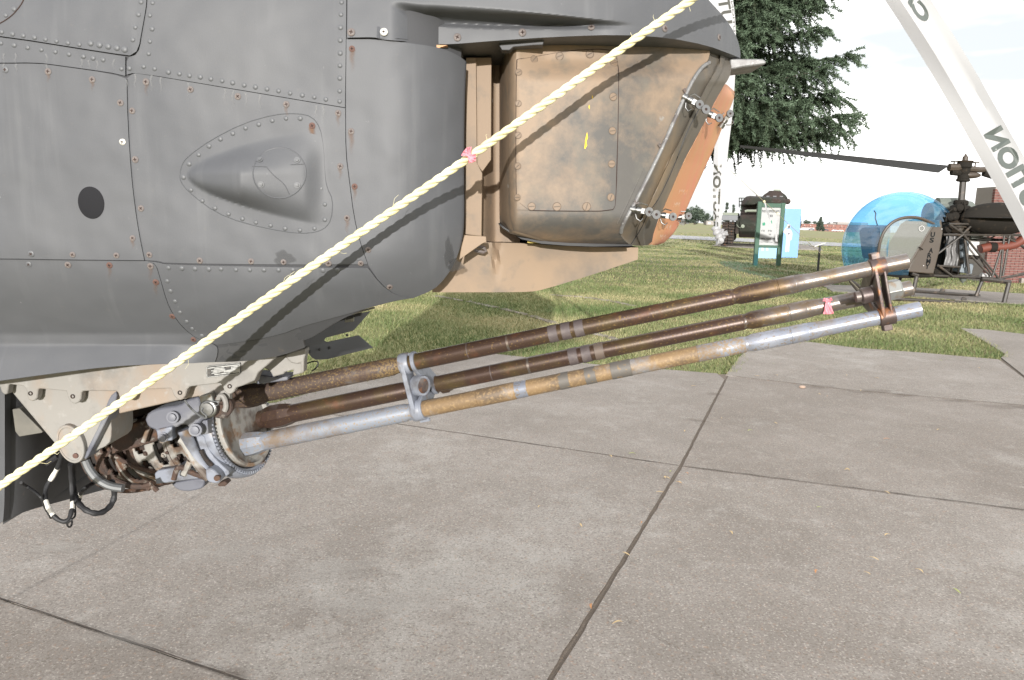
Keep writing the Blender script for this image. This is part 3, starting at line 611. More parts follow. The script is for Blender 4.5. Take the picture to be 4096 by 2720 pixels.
pE2 = panel('belly_strip', BOT[:4], [(860, 1450), (960, 1447), (1045, 1439), (1138, 1420), (1221, 1391)], [(870, 1380), (860, 1450)], [(1200, 1308), (1221, 1391)], 30, 10, off=-0.004, m='belly')
pF = panel('chin_panel', [(592, 1044), (640, 1050), (660, 1058), (1150, 1069), (1472, 1071)], BOT, L5b, [(1472, 1071), (1522, 1136), (1583, 1182), (1650, 1192)], 60, 40, off=0.0015)
G_R = [(1866, 245), (1858, 420), (1856, 700), (1858, 860), (1852, 960), (1820, 1055), (1780, 1115), (1736, 1160), (1650, 1194)]
pG = panel('nose_panel', [(1384, 156), (1500, 156), (1680, 176), (1770, 192), (1830, 218), (1866, 245)], [(1474, 1062), (1522, 1135), (1583, 1183), (1650, 1194)], [(1384, 156), (1382, 432), (1384, 612), (1397, 712), (1416, 865), (1442, 972), (1474, 1062)], G_R, 60, 60)
# hood over the sight
HLIP = [(1386, 152), (1505, 150), (1508, 158), (1680, 172), (1740, 177), (1790, 180), (1989, 164), (2218, 149), (2478, 140), (2677, 153), (2830, 184), (2922, 218), (2964, 236)]
HOUT = [(2480, -700), (2600, -330), (2740, -110), (2836, 0), (2885, 52), (2925, 105), (2952, 155), (2964, 205), (2964, 236)]
def hoodY(x, y):
    base = hullY(min(x, 1400), y) - 0.004
    if x > 1750: base += 0.46 * (1 - math.sqrt(max(0.0, 1 - min(1, (x - 1750) / 1235.0) ** 4)))
    ybul = pw([(1500, -60), (1570, 0), (1660, 12), (1760, 18), (2000, 34), (2200, 54), (2420, 78), (2600, 96)], x)
    yfl = pw([(1500, 0), (1600, 40), (1700, 92), (2000, 104), (2300, 104), (2600, 104)], x)
    amt = sstep(1555, 1740, x) * (1 - sstep(2150, 2560, x))
    base += 0.055 * amt * sstep(ybul, max(yfl, ybul + 4), y) - 0.010 * amt * sstep(yfl - 4, yfl + 14, y)
    base -= 0.022 * amt * (1 - sstep(ybul - 120, ybul, y))* 0
    return base
pH = patch('hood', [(1389, -700), (2480, -700)], HLIP, [(1389, -700), (1388, 0), (1386, 152)], HOUT, hoodY, M['hull'], heli, 200, 170, 2.0, backY=2.2, sm=1, smooth=35)
# recess behind the sight
recY = lambda x, y: 1.56 - 0.05 * sstep(1905, 1890, x) * sstep(250, 420, y) + 0.06 * sstep(1925, 1985, x)
rec = patch('recess_wall', [(1790, 170), (1900, 178), (2080, 150)], [(1800, 960), (1920, 962), (2080, 975)], [(1790, 170), (1800, 960)], [(2080, 150), (2080, 975)], recY, M['tan'], heli, 60, 24, 0, backY=2.05)
plate('recess_rib', Z2((736, 300), (790, 300), (794, 850), (822, 905), (818, 1235), (730, 1225)), 1.50, 0.03, M['tan'], heli)
plate('rib_cap', Z2((788, 300), (870, 300), (868, 835), (822, 898), (790, 850)), 1.515, 0.03, M['tan'], heli)
plate('flap_plate', [(1858, 940), (1944, 946), (1946, 968), (1930, 974), (1836, 1040), (1846, 985)], 1.44, 0.006, M['tan'], heli)
def chinY(x, y): return 1.53 + 0.08 * sstep(1750, 2560, x) + 0.014 * sstep(1968, 1980, x) * sstep(2000, 1985, x) * sstep(1150, 1000, y)
chin = patch('chin_fairing', [(1700, 950), (1860, 968), (1960, 970), (2120, 974), (2320, 988), (2553, 990)], [(1730, 1169), (1990, 1169), (2120, 1168), (2175, 1158), (2360, 1102), (2551, 1038)],
             [(1700, 950), (1730, 1169)], [(2553, 990), (2551, 1038)], chinY, M['tan'], heli, 70, 24, 0, backY=2.0)
MB().tube([U(1905, 985, 1.50), U(1938, 992, 1.50), U(1943, 1003, 1.502), U(1935, 1009, 1.502), U(1898, 1002, 1.502)], .0035, 6).build('latch_hook', M['screw'], heli)
plate('lip_chip', Z2((548, 234), (640, 236), (600, 248), (578, 266), (560, 262)), hoodY(1735, 178) - 0.003, 0.02, M['orange_chip'], heli, 0)
plate('hood_tab', Z2((905, 228), (1075, 212), (1145, 208), (1140, 234), (1090, 236), (985, 245), (965, 262), (925, 262)), 1.425, 0.03, M['belly'], heli)
plate('joint_strap', Z8((545, 275), (985, 318), (988, 440), (940, 420), (760, 400), (540, 398)), lambda x, y: hoodY(x, y) - .0025, .004, M['hull'], heli, 0.0006)
plate('tow_visor', Z2((2116, 306), (2290, 308), (2310, 322), (2300, 336), (2190, 350), (2118, 364)), 1.66, 0.10, M['seal'], heli, 0.003)
# underside plate of the far side of the nose, with its slot
ff = plate('underside_plate', Z6((1180, 560), (1330, 600), (1345, 650), (1400, 720), (1450, 750), (1600, 742), (2165, 600), (1985, 445), (1700, 505), (1580, 530), (1550, 510), (1575, 475), (1920, 385), (2000, 285), (2140, 140), (1190, 330)), lambda x, y: lerp(1.75, 2.15, sstep(1200, 1480, x)), 0.006, M['belly'], heli, 0)
MB().tube([U(*p, 1.62) for p in Z6((150, 565), (440, 530), (700, 480), (1000, 432), (1190, 375), (1480, 290), (2190, 95))], .0022, 6).build('edge_seal', M['saddle'], heli)
rs = MB()
for i, p in enumerate(Z6(*[(1220 + i * 95, 385 - i * 25 + (8 if i % 2 else 0)) for i in range(9)])):
    c = U(*p, 1.66); rs.obox(c, (.008, 0, .002), (0, .008, 0), (0, 0, .003))
rs.build('torn_seal', M['black'], heli)
lk = MB(); lk.prism([U(*p, 1.60) for p in Z6((1010, 405), (1130, 385), (1140, 480), (1150, 500), (1160, 580), (1165, 610), (1150, 640), (1100, 650), (1075, 600), (1055, 520), (1040, 470))], (0, .03, 0))
lk.prism([U(*p, 1.59) for p in Z6((1045, 475), (1130, 465), (1150, 500), (1160, 580), (1070, 590))], (0, .02, 0)); lk.build('door_latch', M['belly'], heli, 30, .002)
MB().lathe(U(*Z6((1080, 493))[0], 1.585), (1, 0, .1), [(-.009, .004), (.009, .004)], 10).build('latch_pin', M['steel'], heli)
for p in Z6((1310, 405), (1875, 245)):
    MB().obox(U(*p, 1.66), (.010, 0, .001), (0, .006, 0), (0, 0, .005)).build('clip', M['steel'], heli, 0, .001)
for p in Z6((1375, 645), (1500, 620), (1625, 600), (1750, 595), (1885, 570), (1845, 440)):
    MB().sphere(U(*p, lerp(1.75, 2.15, sstep(1200, 1480, p[0])) - .002), .004, 8, 5).build('bolt', M['belly'], heli)
# belly bulkhead behind the turret on the left
nearf = patch('belly_side', [(-1200, 1640), (-300, 1555), (19, 1530)], [(-1200, 2250), (-200, 2160), (-10, 2112), (12, 2085)], [(-1200, 1640), (-1200, 2250)], [(19, 1530), (19, 2000), (12, 2085)], lambda x, y: 1.66, M['hull'], heli, 20, 20, 0, back=.02)
bulk = patch('belly_bulkhead', [(14, 1525), (200, 1480), (620, 1440)], [(12, 2098), (50, 2070), (100, 2045), (300, 1990), (620, 1905)], [(14, 1525), (12, 2098)], [(620, 1440), (620, 1905)], lambda x, y: 1.665 + 0.60 * sstep(-40, 700, x), M['belly'], heli, 30, 20, 0, back=.4)
M['belly_vent'] = mat('vent_box_paint', (0.11, 0.105, 0.092), .6, layers=[lay((0.15, 0.14, 0.12), 12, .45, .65)])
plate('belly_vent', Z7((105, 510), (165, 500), (365, 700), (360, 712), (165, 745), (130, 700)), 1.662, .05, M['belly_vent'], heli)
MB().tube([U(*p, 1.80) for p in Z7((165, 1110), (330, 1020), (500, 910))], .008, 8).build('drain_hose', M['black'], heli)
# round vent disc on the door
dv = surf_frame(hullY, 369, 811); dm = MB(); n = 40
dm.lathe((0, 0, 0), (0, 0, 1), [(-.002, .0235), (.0042, .0235), (.0045, .0228), (.0045, .0005)], n)
o = dm.build('vent_disc', mat('vent_mesh_dark', (0.012, 0.012, 0.014), .8, spec=.2), pC, 30, 0, dv @ Matrix.Diagonal((1.0, 1.22, 1, 1)))
# blister cap and its bolts
circ = [(1118 + 106 * math.cos(a * math.pi / 24), 692 + 101 * math.sin(a * math.pi / 24)) for a in range(49)]
MB().tube([U(x, y, panelD(x, y) + .0006) for x, y in circ], .0014, 6).build('blister_cap', M['hull'], pD)
for p in Z1((1752, 1077), (2003, 1080), (1760, 1243), (2003, 1248)):
    b = MB(); b.lathe((0, 0, 0), (0, 0, 1), [(0, .009), (.0022, .0088), (.0022, .0055), (.0055, .005), (.0058, .001)], 14); b.build('cap_bolt', M['rivet'], pD, 40, 0, surf_frame(panelD, *p) @ Matrix.Scale(.62, 4))
for a, b in (((1800, 1130), (1950, 1310)), ((1700, 1120), (1800, 1125)), ((1960, 1110), (2050, 1105))):
    pts = Z1(a, (lerp(a[0], b[0], .35) - 8, lerp(a[1], b[1], .3)), (lerp(a[0], b[0], .7) + 12, lerp(a[1], b[1], .6)), b)
    MB().tube([U(x, y, panelD(x, y) - .0003) for x, y in resample(pts, 10, 2)], .0007, 5).build('safety_wire', M['hull'], pD)
# rivets and screws, each its own piece
rv = MB(); rv.lathe((0, 0, 0), (0, 0, 1), [(-.001, .0047), (.0003, .0047), (.0012, .0039), (.0018, .0022), (.0020, .0003)], 12); rvm = rv.build('rivet', M['rivet']).data
bpy.data.objects.remove(bpy.data.objects['rivet'])
def screw_mesh(name, m):
    s = MB(); s.lathe((0, 0, 0), (0, 0, 1), [(-.001, .0062), (.0006, .0062), (.0013, .0052), (.0016, .0034), (.0016, .0003)], 16)
    for a in (0, 1): s.obox((0, 0, .0014), (.0030, 0, 0) if a else (.0008, 0, 0), (0, .0008, 0) if a else (0, .0030, 0), (0, 0, .0006), 1)
    o = s.build(name, [M[m], M['recess']]); me = o.data; bpy.data.objects.remove(o); return me
SC = {k: screw_mesh('screw', k) for k in ('screw', 'screw_red', 'screw_bare', 'rivet')}
def put(name, me, parent, pts, depth, off=0, sc=1):
    for x, y in pts:
        mw = surf_frame(lambda a, b: depth(a, b) - off, x, y) @ Matrix.Rotation(random.uniform(0, 1.5), 4, 'Z') @ Matrix.Scale(sc * random.uniform(.86, 1.0), 4)
        link(name, me, None, parent, mw)
put('rivet', rvm, pA, Z1((10, 215), (84, 229), (156, 240), (232, 252), (306, 265), (380, 277), (457, 289), (534, 300), (950, 12), (933, 97), (912, 183), (895, 268), (38, 102), (95, 60)), hullY, .002)
put('rivet', rvm, pA, Z1((610, 292), (670, 303), (729, 313), (788, 323), (840, 334)), hullY, .002, 1.25)
put('rivet', rvm, pS, Z1((5, 290), (95, 304), (186, 320), (278, 335), (372, 349), (464, 365), (562, 380), (627, 391), (695, 403)), hullY)
put('rivet', rvm, pB, Z1((818, 463), (872, 461), (968, 449), (1042, 463), (1135, 486), (1209, 497), (1277, 509), (1350, 519), (1421, 532), (1497, 545), (1568, 558), (1646, 574), (1722, 587), (1800, 600), (1878, 613), (1956, 628), (2038, 642), (2119, 655), (2197, 670),
     (2303, 14), (2299, 97), (2296, 185), (2294, 271), (2294, 358), (2292, 442), (2291, 527), (2290, 614), (2290, 683), (1028, 18), (1010, 103), (1025, 194), (1010, 279), (1002, 362)), hullY)
put('rivet', rvm, pD, Z1((1275, 1105), (1339, 1043), (1409, 985), (1486, 937), (1569, 900), (1655, 863), (1744, 838), (1835, 813), (1928, 798), (2024, 798), (2122, 955), (2128, 1061), (2142, 1163), (2163, 1272), (2190, 1378), (2190, 1482), (2120, 1540),
     (2022, 1552), (1922, 1540), (1824, 1520), (1725, 1500), (1634, 1475), (1540, 1443), (1449, 1403), (1364, 1354), (1287, 1281), (1237, 1195)), hullY)
put('rivet', rvm, pF, Z4((1137, 290), (1227, 293), (1315, 296), (1408, 298), (1490, 297), (1591, 302), (1684, 303), (1780, 304), (1878, 304), (1976, 304), (2070, 305), (2178, 307), (2277, 304), (1128, 379), (1150, 446), (1181, 516), (1215, 590), (1260, 652), (1297, 700), (1362, 748)), hullY, .0015)
for k, pl, off, pts in (
    ('screw', pC, .003, Z1((325, 482), (622, 536), (812, 693)) + Z4((895, 88), (785, 205), (490, 200))), ('rivet', pC, .003, Z1((35, 470)) + Z4((210, 195))), ('screw_bare', pC, .003, Z1((826, 957))),
    ('screw', pD, 0, Z1((985, 552), (1285, 603), (1604, 650), (1931, 703), (2280, 762), (2294, 1121), (2340, 1470), (891, 747), (912, 1076), (951, 1405)) + Z4((1007, 201), (1348, 240), (1694, 245), (1913, 250), (2215, 258))), ('screw_red', pD, 0, Z1((2105, 848))),
    ('rivet', pE, 0, Z4((194, 266))), ('screw', pE, 0, Z4((459, 269), (1015, 277))), ('screw_red', pE, 0, Z4((739, 271), (1052, 385), (1163, 616), (1305, 772))),
    ('screw_red', pG, 0, Z8((282, 510)) + Z2((155, 975))), ('screw', pG, 0, Z2((137, 686), (115, 1139), (226, 1306), (187, 1376), (338, 1500)))):
    put('screw', SC[k], pl, pts, hullY, off)
put('screw', SC['screw'], pH, Z2((137, 168), (470, 185), (692, 195), (1032, 170), (1392, 143), (1777, 149), (2060, 195)), hoodY, .001, 1.15); put('screw', SC['screw_bare'], pH, Z2((308, 167)), hoodY, .003, 1.25)
fl = resample(Z1((1213, 1195), (1222, 1120), (1260, 1060), (1420, 945), (1640, 832), (1850, 772), (2000, 764), (2105, 785), (2160, 860), (2184, 1000), (2190, 1150), (2202, 1260), (2246, 1345), (2236, 1480), (2190, 1545), (2090, 1575), (1930, 1566), (1640, 1505), (1450, 1430), (1300, 1318), (1225, 1240), (1213, 1195)), 120, 1)
MB().tube([U(x, y, hullY(x, y) + .0005) for x, y in fl], .0011, 5).build('blister_flange', M['hull'], pD)
MB().tube([U(x, y, hullY(x, y) - .0020) for x, y in resample(Z1((-60, 180), (0, 160), (80, 108), (130, 50), (162, 0), (180, -80)), 20, 2)], .0011, 5).build('round_hatch_seam', M['recess'], pA)
# rust runs, damp marks
def stain(parent, m, pts, depth, off, w0, w1, ln, peak=.6):
    for x, y in pts:
        n = 10; vs = []; fs = []; fd = []
        for j in range(n + 1):
            t = j / n; w = lerp(w0, w1, t); yy = y + ln * t
            for i in range(5):
                s = (i / 4 - .5) * 2; xx = x + s * w + 2.5 * math.sin(t * 9 + x)
                vs.append(U(xx, yy, depth(xx, yy) - off)); fd.append(peak * (1 - abs(s) ** 1.5) * (1 - t) ** 1.2 * random.uniform(.7, 1))
        for j in range(n):
            for i in range(4): a = j * 5 + i; fs.append((a, a + 5, a + 6, a + 1))
        me = mesh('rust_run', vs, fs); at = me.attributes.new('fade', 'FLOAT', 'POINT'); at.data.foreach_set('value', fd); link('rust_run' if m == 'stain' else 'chalk_streak', me, M[m], parent)
stain(pD, 'stain', Z1((2105, 860)), hullY, .0006, 16, 8, 90, .85); stain(pD, 'stain', Z1((2280, 775), (985, 560), (2294, 1130), (1931, 710)), hullY, .0006, 11, 5, 55, .45)
stain(pC, 'stain', Z1((325, 490), (622, 545)) + Z4((895, 95)), hullY, .0036, 11, 5, 45, .5); stain(pG, 'stain', Z8((285, 520), (275, 1380)), hullY, .0006, 14, 9, 95, .55); stain(pG, 'stain', Z2((155, 985), (115, 1150)), hullY, .0006, 11, 6, 60, .45)
stain(pE, 'stain', Z4((739, 280), (1015, 285), (1052, 395)), hullY, .0006, 11, 6, 60, .4)
stain(pD, 'chalk', Z1((910, 500), (1020, 505), (1085, 520), (1270, 560), (1515, 600), (1570, 610), (1660, 625), (1750, 640), (2130, 710), (2180, 715)), hullY, .0007, 5, 4, 75, .5)
stain(pC, 'chalk', Z1((25, 430), (110, 430), (315, 435), (855, 540)), hullY, .0037, 5, 3, 40, .5); stain(pS, 'chalk', Z1((25, 360), (105, 360), (315, 365), (550, 400), (600, 405), (655, 410), (765, 400)), hullY, .0007, 5, 4, 50, .45)
def blot(parent, m, c, rx, ry, depth, off, peak):
    vs = [U(c[0], c[1], depth(*c) - off)]; fd = [peak]; fs = []; n = 28
    for r in (.5, .8, 1.0):
        for k in range(n):
            a = 2 * math.pi * k / n; q = r * (1 + .18 * math.sin(3 * a + 1) + .1 * math.sin(7 * a)); x, y = c[0] + rx * q * math.cos(a), c[1] + ry * q * math.sin(a); vs.append(U(x, y, depth(x, y) - off)); fd.append(peak * {.5: 1, .8: .9, 1.0: 0}[r])
    for k in range(n):
        k2 = (k + 1) % n; fs.append((0, 1 + k, 1 + k2))
        for q in (0, 1): fs.append((1 + q * n + k, 1 + (q + 1) * n + k, 1 + (q + 1) * n + k2, 1 + q * n + k2))
    me = mesh('damp_mark', vs, fs); at = me.attributes.new('fade', 'FLOAT', 'POINT'); at.data.foreach_set('value', fd); link('damp_mark', me, M[m], parent)
blot(pD, 'wet', Z4((1915, 225))[0], 44, 32, hullY, .0006, .32); blot(pG, 'wet', (1822, 1062), 34, 26, hullY, .001, .6); blot(pG, 'wet', (1795, 1010), 20, 60, lambda x, y: hullY(x, y), .001, .35)

# ---------------------------------------------------------------- sight turret (part of the helicopter)
S1 = [(2832, 250), (2806, 263), (2780, 296), (2754, 340), (2700, 460), (2647, 582), (2555, 773), (2482, 903), (2478, 930), (2490, 955), (2517, 979)]
def sightY(x, y):
    Y = 1.44 + 0.24 * max(0, (2075 - x) / 88.0) ** 2.2 + 0.10 * max(0, (y - 850) / 140.0) ** 2 + 0.10 * max(0, (x - 2300) / 550.0) ** 2
    Y += 0.03 * sstep(330, 230, y) * sstep(1990, 2200, x)
    # shallow groove running beside the bezel
    return Y
sb = patch('sight_housing', [(1994, 170), (2218, 120), (2478, 110), (2677, 125), (2840, 160)], [(2002, 905), (2016, 925), (2050, 938), (2180, 965), (2265, 983), (2400, 986), (2517, 979)],
           [(1994, 170), (1991, 300), (1990, 700), (1991, 860), (2002, 905)], [(2840, 160), (2838, 240)] + S1[1:], sightY, M['sight'], heli, 90, 80, 0, backY=2.04)
tag(sb, 'tan and grey sight housing under the hood')
S2 = [(2926, 205), (2926, 290), (2906, 330), (2896, 340), (2850, 425), (2792, 540), (2731, 652), (2662, 813), (2616, 920), (2606, 978)]
def frameY(x, y):
    x1 = pw(sorted([(b, a) for a, b in S1]), y); x2 = pw(sorted([(b, a) for a, b in S2]), y); t = min(1, max(0, (x - x1) / max(8, x2 - x1)))
    return sightY(min(x1, 2830), y) + 0.012 * sstep(0, .06, t) + 0.10 * t - 0.012 * sstep(.48, .52, t) * (1 - sstep(.70, .72, t)) 
fr = patch('sight_window_frame', [(2838, 160), (2880, 175), (2926, 205)], [(2517, 981), (2560, 985), (2606, 978)], [(2838, 160), (2837, 245)] + S1[1:], S2, frameY, M['sight_frame'], heli, 40, 80, 0, backY=2.03)
MB().tube([U(x + 6, y, sightY(min(x, 2830), y) - .001) for x, y in resample(S1[:-2], 50, 2)], .0038, 8).build('frame_rim', M['seal'], sb)
gl = [(2752, 230), (2700, 330), (2640, 480), (2560, 670), (2490, 830), (2450, 910)]
gl = Z2((1985, 325), (1940, 360), (1900, 425), (1800, 640), (1700, 840), (1600, 1060), (1545, 1170))
MB().tube([U(x - 14, y, sightY(x, y) - .0005) for x, y in resample(gl, 40, 2)], .0022, 6).build('frame_flange', M['sight'], sb)
# seam line in the frame
MB().tube([U(x, y, frameY(x, y) - .0004) for x, y in resample(Z2((1960, 560), (1890, 690), (1820, 880), (1745, 1040), (1690, 1110), (1650, 1200), (1600, 1276)), 40, 1)], .0011, 5).build('frame_seam', M['black'], fr)
# access cover, edge strip
cov = patch('access_cover', Z2((1004, 312), (1080, 292), (1270, 266), (1480, 256), (1534, 286)), Z2((1004, 1096), (1250, 1102), (1500, 1102), (1518, 1075)), Z2((1004, 312), (1000, 500), (999, 900), (1004, 1096)), Z2((1534, 286), (1532, 600), (1522, 900), (1518, 1075)), sightY, M['sight'], heli, 50, 60, 0, back=.006, off=.0028)
MB().tube([U(x, y, sightY(x, y) - .0018) for x, y in resample(Z2((1004, 312), (1270, 266), (1480, 256), (1534, 286), (1532, 600), (1520, 1070), (1500, 1102), (1250, 1102), (1004, 1097), (999, 900), (1000, 500), (1004, 312)), 120, 1)], .0012, 5).build('cover_gasket', M['recess'], cov)
M['screw_ring'] = mat('screw_ring_dark', (0.09, 0.07, 0.055), .8)
slot = MB(); slot.lathe((0, 0, 0), (0, 0, 1), [(-.001, .0085), (.0008, .0085), (.0014, .0078), (.0014, .0003)], 18); slot.obox((0, 0, .0014), (.0068, 0, 0), (0, .0009, 0), (0, 0, .0004), 1); slot.lathe((0, 0, 0), (0, 0, 1), [(.0008, .0094), (.0010, .0094), (.0010, .0086), (.0008, .0086)], 18, 1)
so_ = slot.build('slotted_screw', [mat('screw_tan', (0.165, 0.118, 0.08), .6), M['screw_ring']]); slm = so_.data; bpy.data.objects.remove(so_)
put('slotted_screw', slm, cov, Z2((1093, 310), (1226, 294), (1384, 282), (1510, 331), (1506, 506), (1502, 684), (1498, 857), (1494, 1031), (1367, 1080), (1212, 1080), (1080, 1079)), sightY, .0028, .9)
put('slotted_screw', slm, cov, Z2((1006, 1032), (1008, 868), (1010, 707), (1011, 541), (1012, 378)), sightY, .0028, .72)
patch('edge_strip', Z2((908, 352), (930, 340), (957, 340)), Z2((930, 1160), (955, 1190), (985, 1205)), Z2((908, 352), (903, 700), (902, 1090), (930, 1160)), Z2((957, 340), (959, 700), (960, 1120), (985, 1205)), sightY, M['tan'], heli, 8, 40, 0, back=.004, off=.002)
patch('lower_rim', Z2((985, 1205), (1080, 1232), (1205, 1272)), Z2((975, 1214), (1075, 1245), (1200, 1280)), Z2((985, 1205), (975, 1214)), Z2((1205, 1272), (1200, 1280)), sightY, M['tan'], heli, 20, 2, 0, back=.006, off=.004)
patch('bottom_gasket', Z2((910, 1165), (960, 1205), (1060, 1240), (1180, 1268), (1600, 1278)), Z2((905, 1170), (930, 1195), (1060, 1268), (1345, 1290), (1610, 1286)), Z2((910, 1165), (905, 1170)), Z2((1600, 1278), (1610, 1286)), lambda x, y: sightY(max(x, 2060), min(y, 900)) + .05, M['black'], heli, 40, 3, 0, back=.35)
plate('yellow_shim', Z2((1060, 1247), (1180, 1262), (1160, 1273), (1058, 1270)), 1.52, .02, mat('yellow_shim', (.35, .27, .06), .7), heli, 0)
# yellow chalk marks on the cover
for pl in (((1370, 690), (1374, 720), (1366, 740), (1370, 760), (1360, 778), (1356, 776), (1360, 735), (1366, 705)), ((1380, 545), (1384, 560), (1382, 572), (1378, 560)), ((1396, 495), (1401, 512), (1396, 515))):
    P = [U(x, y, sightY(x, y) - .0036) for x, y in Z2(*pl)]; MB().prism(P, (0, .0005, 0)).build('chalk_mark', M['yellow_mark'], cov, 0)
for p in Z2((1760, 755), (1890, 468), (1635, 1050)):
    MB().tube([U(p[0] - 6, p[1] - 3, sightY(*p) - .002), U(p[0] - 12, p[1] + 2, sightY(*p) - .007), U(p[0] - 8, p[1] + 10, sightY(*p) - .005), U(p[0] + 4, p[1] + 8, sightY(*p) - .002)], .0022, 6).build('wire_staple', M['screw'], fr)
# board over the sight window
BR = [(2905, 333), (2938, 366), (2938, 390), (2905, 470), (2860, 585), (2800, 715), (2740, 850), (2700, 930), (2655, 972), (2620, 983)]
def boardY(x, y):
    x2 = pw(sorted([(b, a) for a, b in S2]), min(max(y, 340), 978)); x3 = pw(sorted([(b, a) for a, b in BR]), y); t = min(1.1, max(-.1, (x - x2) / max(30, x3 - x2)))
    return 1.635 + 0.24 * t
bt = thing('wooden_cover_board', 'weathered orange wooden board clamped over the slanted window of the sight', 'board', U(2620, 980, 1.62))
BL = S2[3:]
bp_ = patch('board_face', [(2897, 338), (2905, 333), (2938, 366)], [(2606, 979), (2620, 983), (2655, 972)], BL, [(2938, 366), (2938, 390), (2905, 470), (2860, 585), (2800, 715), (2740, 850), (2700, 930), (2655, 972)], boardY, M['orange_wood'], bt, 14, 60, 0, back=.004, smooth=60)
eg = MB(); nL = resample(BL, 70, 1); vs = []
random.seed(4)
for i, (x, y) in enumerate(nL):
    j = random.uniform(-3, 3) + (6 if 18 < i < 24 else 0); p = U(x + 1, y, boardY(x, y)); q = U(x - 11 + j, y + 2, boardY(x, y) + .004); vs += [p, q, q + Vector((-.002, .1, -.002)), p + Vector((.0, .1, 0))]
fs = []
for i in range(len(nL) - 1):
    for k in range(4): fs.append((i * 4 + k, i * 4 + (k + 1) % 4, i * 4 + 4 + (k + 1) % 4, i * 4 + 4 + k))
eg.add(vs, fs); eg.build('board_edge', M['wood_edge'], bt, 0)
def decal(body, cx, cy, wpx, hpx, depthf, shear, m, parent, name='faint_lettering'):
    vs, fs = text_geo(body, 1.0); W = max(v[0] for v in vs) - min(v[0] for v in vs); H = max(v[1] for v in vs) - min(v[1] for v in vs); P = []
    for v in vs:
        x = cx + v[0] / W * wpx + shear * v[1] / H * hpx; y = cy - v[1] / H * hpx; P.append(U(x, y, depthf(x, y) - .0016))
    return link(name, mesh(name, P, fs), m, parent)
for b, p in (('WARN', (1872, 1005)), ('DO', (1838, 1072)), ('NOT', (1805, 1128)), ('TOUCH', (1785, 1190)), ('IT', (1765, 1240))):
    decal('MMM' if len(b) > 2 else 'MM', *Z2(p)[0], 32 if len(b) > 2 else 22, 20, boardY, .25, M['faint'], bt)
# latches
def latch(parent, p, depth, ang, tabs=1, flat=False):
    mb = MB(); c = U(*p, depth); ca, sa = math.cos(R(ang)), math.sin(R(ang)); d = Vector((ca, -.25, sa)).normalized(); w = Vector((-sa, 0, ca))
    S_ = .80
    mb.lathe(c - d * .012, d, [(0, .002), (.0005, .0075), (.010, .0075), (.0105, .005), (.013, .005), (.0135, .0068), (.022, .0065), (.0225, .002)], 14)
    for k in range(tabs):
        q = c + d * (.024 + .014 * k) + Vector((0, -.004, -.003 * k)); ax = Vector((.25, -1, .1)).normalized()
        mb.lathe(q, ax, [(-.0016, .0028), (-.0016, .0088), (.0016, .0088), (.0016, .0028)], 20, cap=False); mb.lathe(q, ax, [(-.0014, .0027), (.0005, .0027)], 12, 1)
    mb.tube([c + w * .008, c + w * .014 + d * .006, c + d * .02 + w * .012], .0013, 6); mb.tube([c - w * .008, c - w * .016 + d * .004, c - w * .020 + d * .012 , c - w * .014 + d * .016], .0013, 6)
    mb.obox(c + d * .014, d * .010, w * .005, Vector((0, .004, 0)))
    return mb.build('latch', [M['steel'], M['recess']], parent, 40)
latch(fr, (2752, 397), 1.50, -28, 2); latch(fr, (2545, 840), 1.455, -8, 2); latch(bt, (2832, 454), 1.615, -25, 1); latch(bt, (2645, 860), 1.615, -8, 1); latch(bt, (2893, 492), 1.80, 60, 1); latch(bt, (2712, 870), 1.83, 10, 1)
# ================================================================ rotary cannon in its turret
gun = thing('rotary_cannon', 'three-barrelled rotary cannon, rusty and blue grey, slung under the helicopter nose', 'cannon', U(600, 1950, 1.9))
# --- turret saddle castings
plate('saddle_casting', [(-60, 1500), (300, 1450), (700, 1425), (1000, 1415), (1100, 1405)] + Z3((1850, 395), (1800, 440), (1740, 490), (1715, 545), (1640, 577), (1590, 592), (1578, 618), (1560, 632), (1540, 636), (1520, 625), (1508, 605), (1498, 572), (1480, 562), (1278, 585), (1262, 602), (1250, 645), (1235, 668), (1213, 678), (1190, 668), (1168, 640), (1152, 600), (1140, 597), (915, 608), (890, 628), (875, 675), (850, 690), (825, 684), (805, 660), (795, 625), (780, 615), (560, 614), (549, 625), (546, 665), (530, 692), (505, 702), (478, 690), (458, 660), (445, 615), (265, 598), (256, 606), (250, 658), (235, 678), (213, 685), (190, 670), (180, 640), (178, 612), (160, 582), (62, 567), (56, 580), (50, 630), (35, 641), (10, 622), (0, 590)),
      1.585, 0.02, M['saddle'], gun, .0025)
for p in Z3((205, 630), (490, 650), (845, 648), (1213, 625), (1548, 582)):
    mb = MB(); c = U(*p, 1.584); mb.lathe(c, (0, -1, 0), [(-.004, .005), (.0008, .005), (.0008, .0028), (-.006, .0028), (-.006, .0003)], 14); mb.build('lug_hole', M['rust_dark'], gun)
plate('yoke', Z3((40, 540), (800, 590), (795, 640), (700, 860), (600, 1040), (575, 1075), (535, 1095), (495, 1100), (455, 1085), (425, 1050), (400, 1010), (395, 1000), (60, 600), (40, 570)), 1.612, .05, M['saddle'], gun, .003, 0)
plate('yoke_rib', Z3((780, 617), (792, 650), (752, 745), (600, 1045), (575, 1078), (560, 1060), (690, 800), (705, 740), (740, 650)), 1.606, .05, M['slate'], gun, .003, 1)
plate('yoke_cheek', Z3((745, 770), (752, 905), (735, 975), (640, 1020), (590, 1060), (620, 980), (700, 850)), 1.63, .10, M['saddle'], gun, .004, 1)
plate('rear_plate', Z3((790, 560), (1545, 540), (1548, 690), (1535, 745), (1480, 780), (1425, 735), (1340, 650), (1240, 668), (800, 768)), 1.625, .02, M['saddle'], gun, .003)
hc = U(*Z3((483, 968))[0], 1.604); mb = MB()
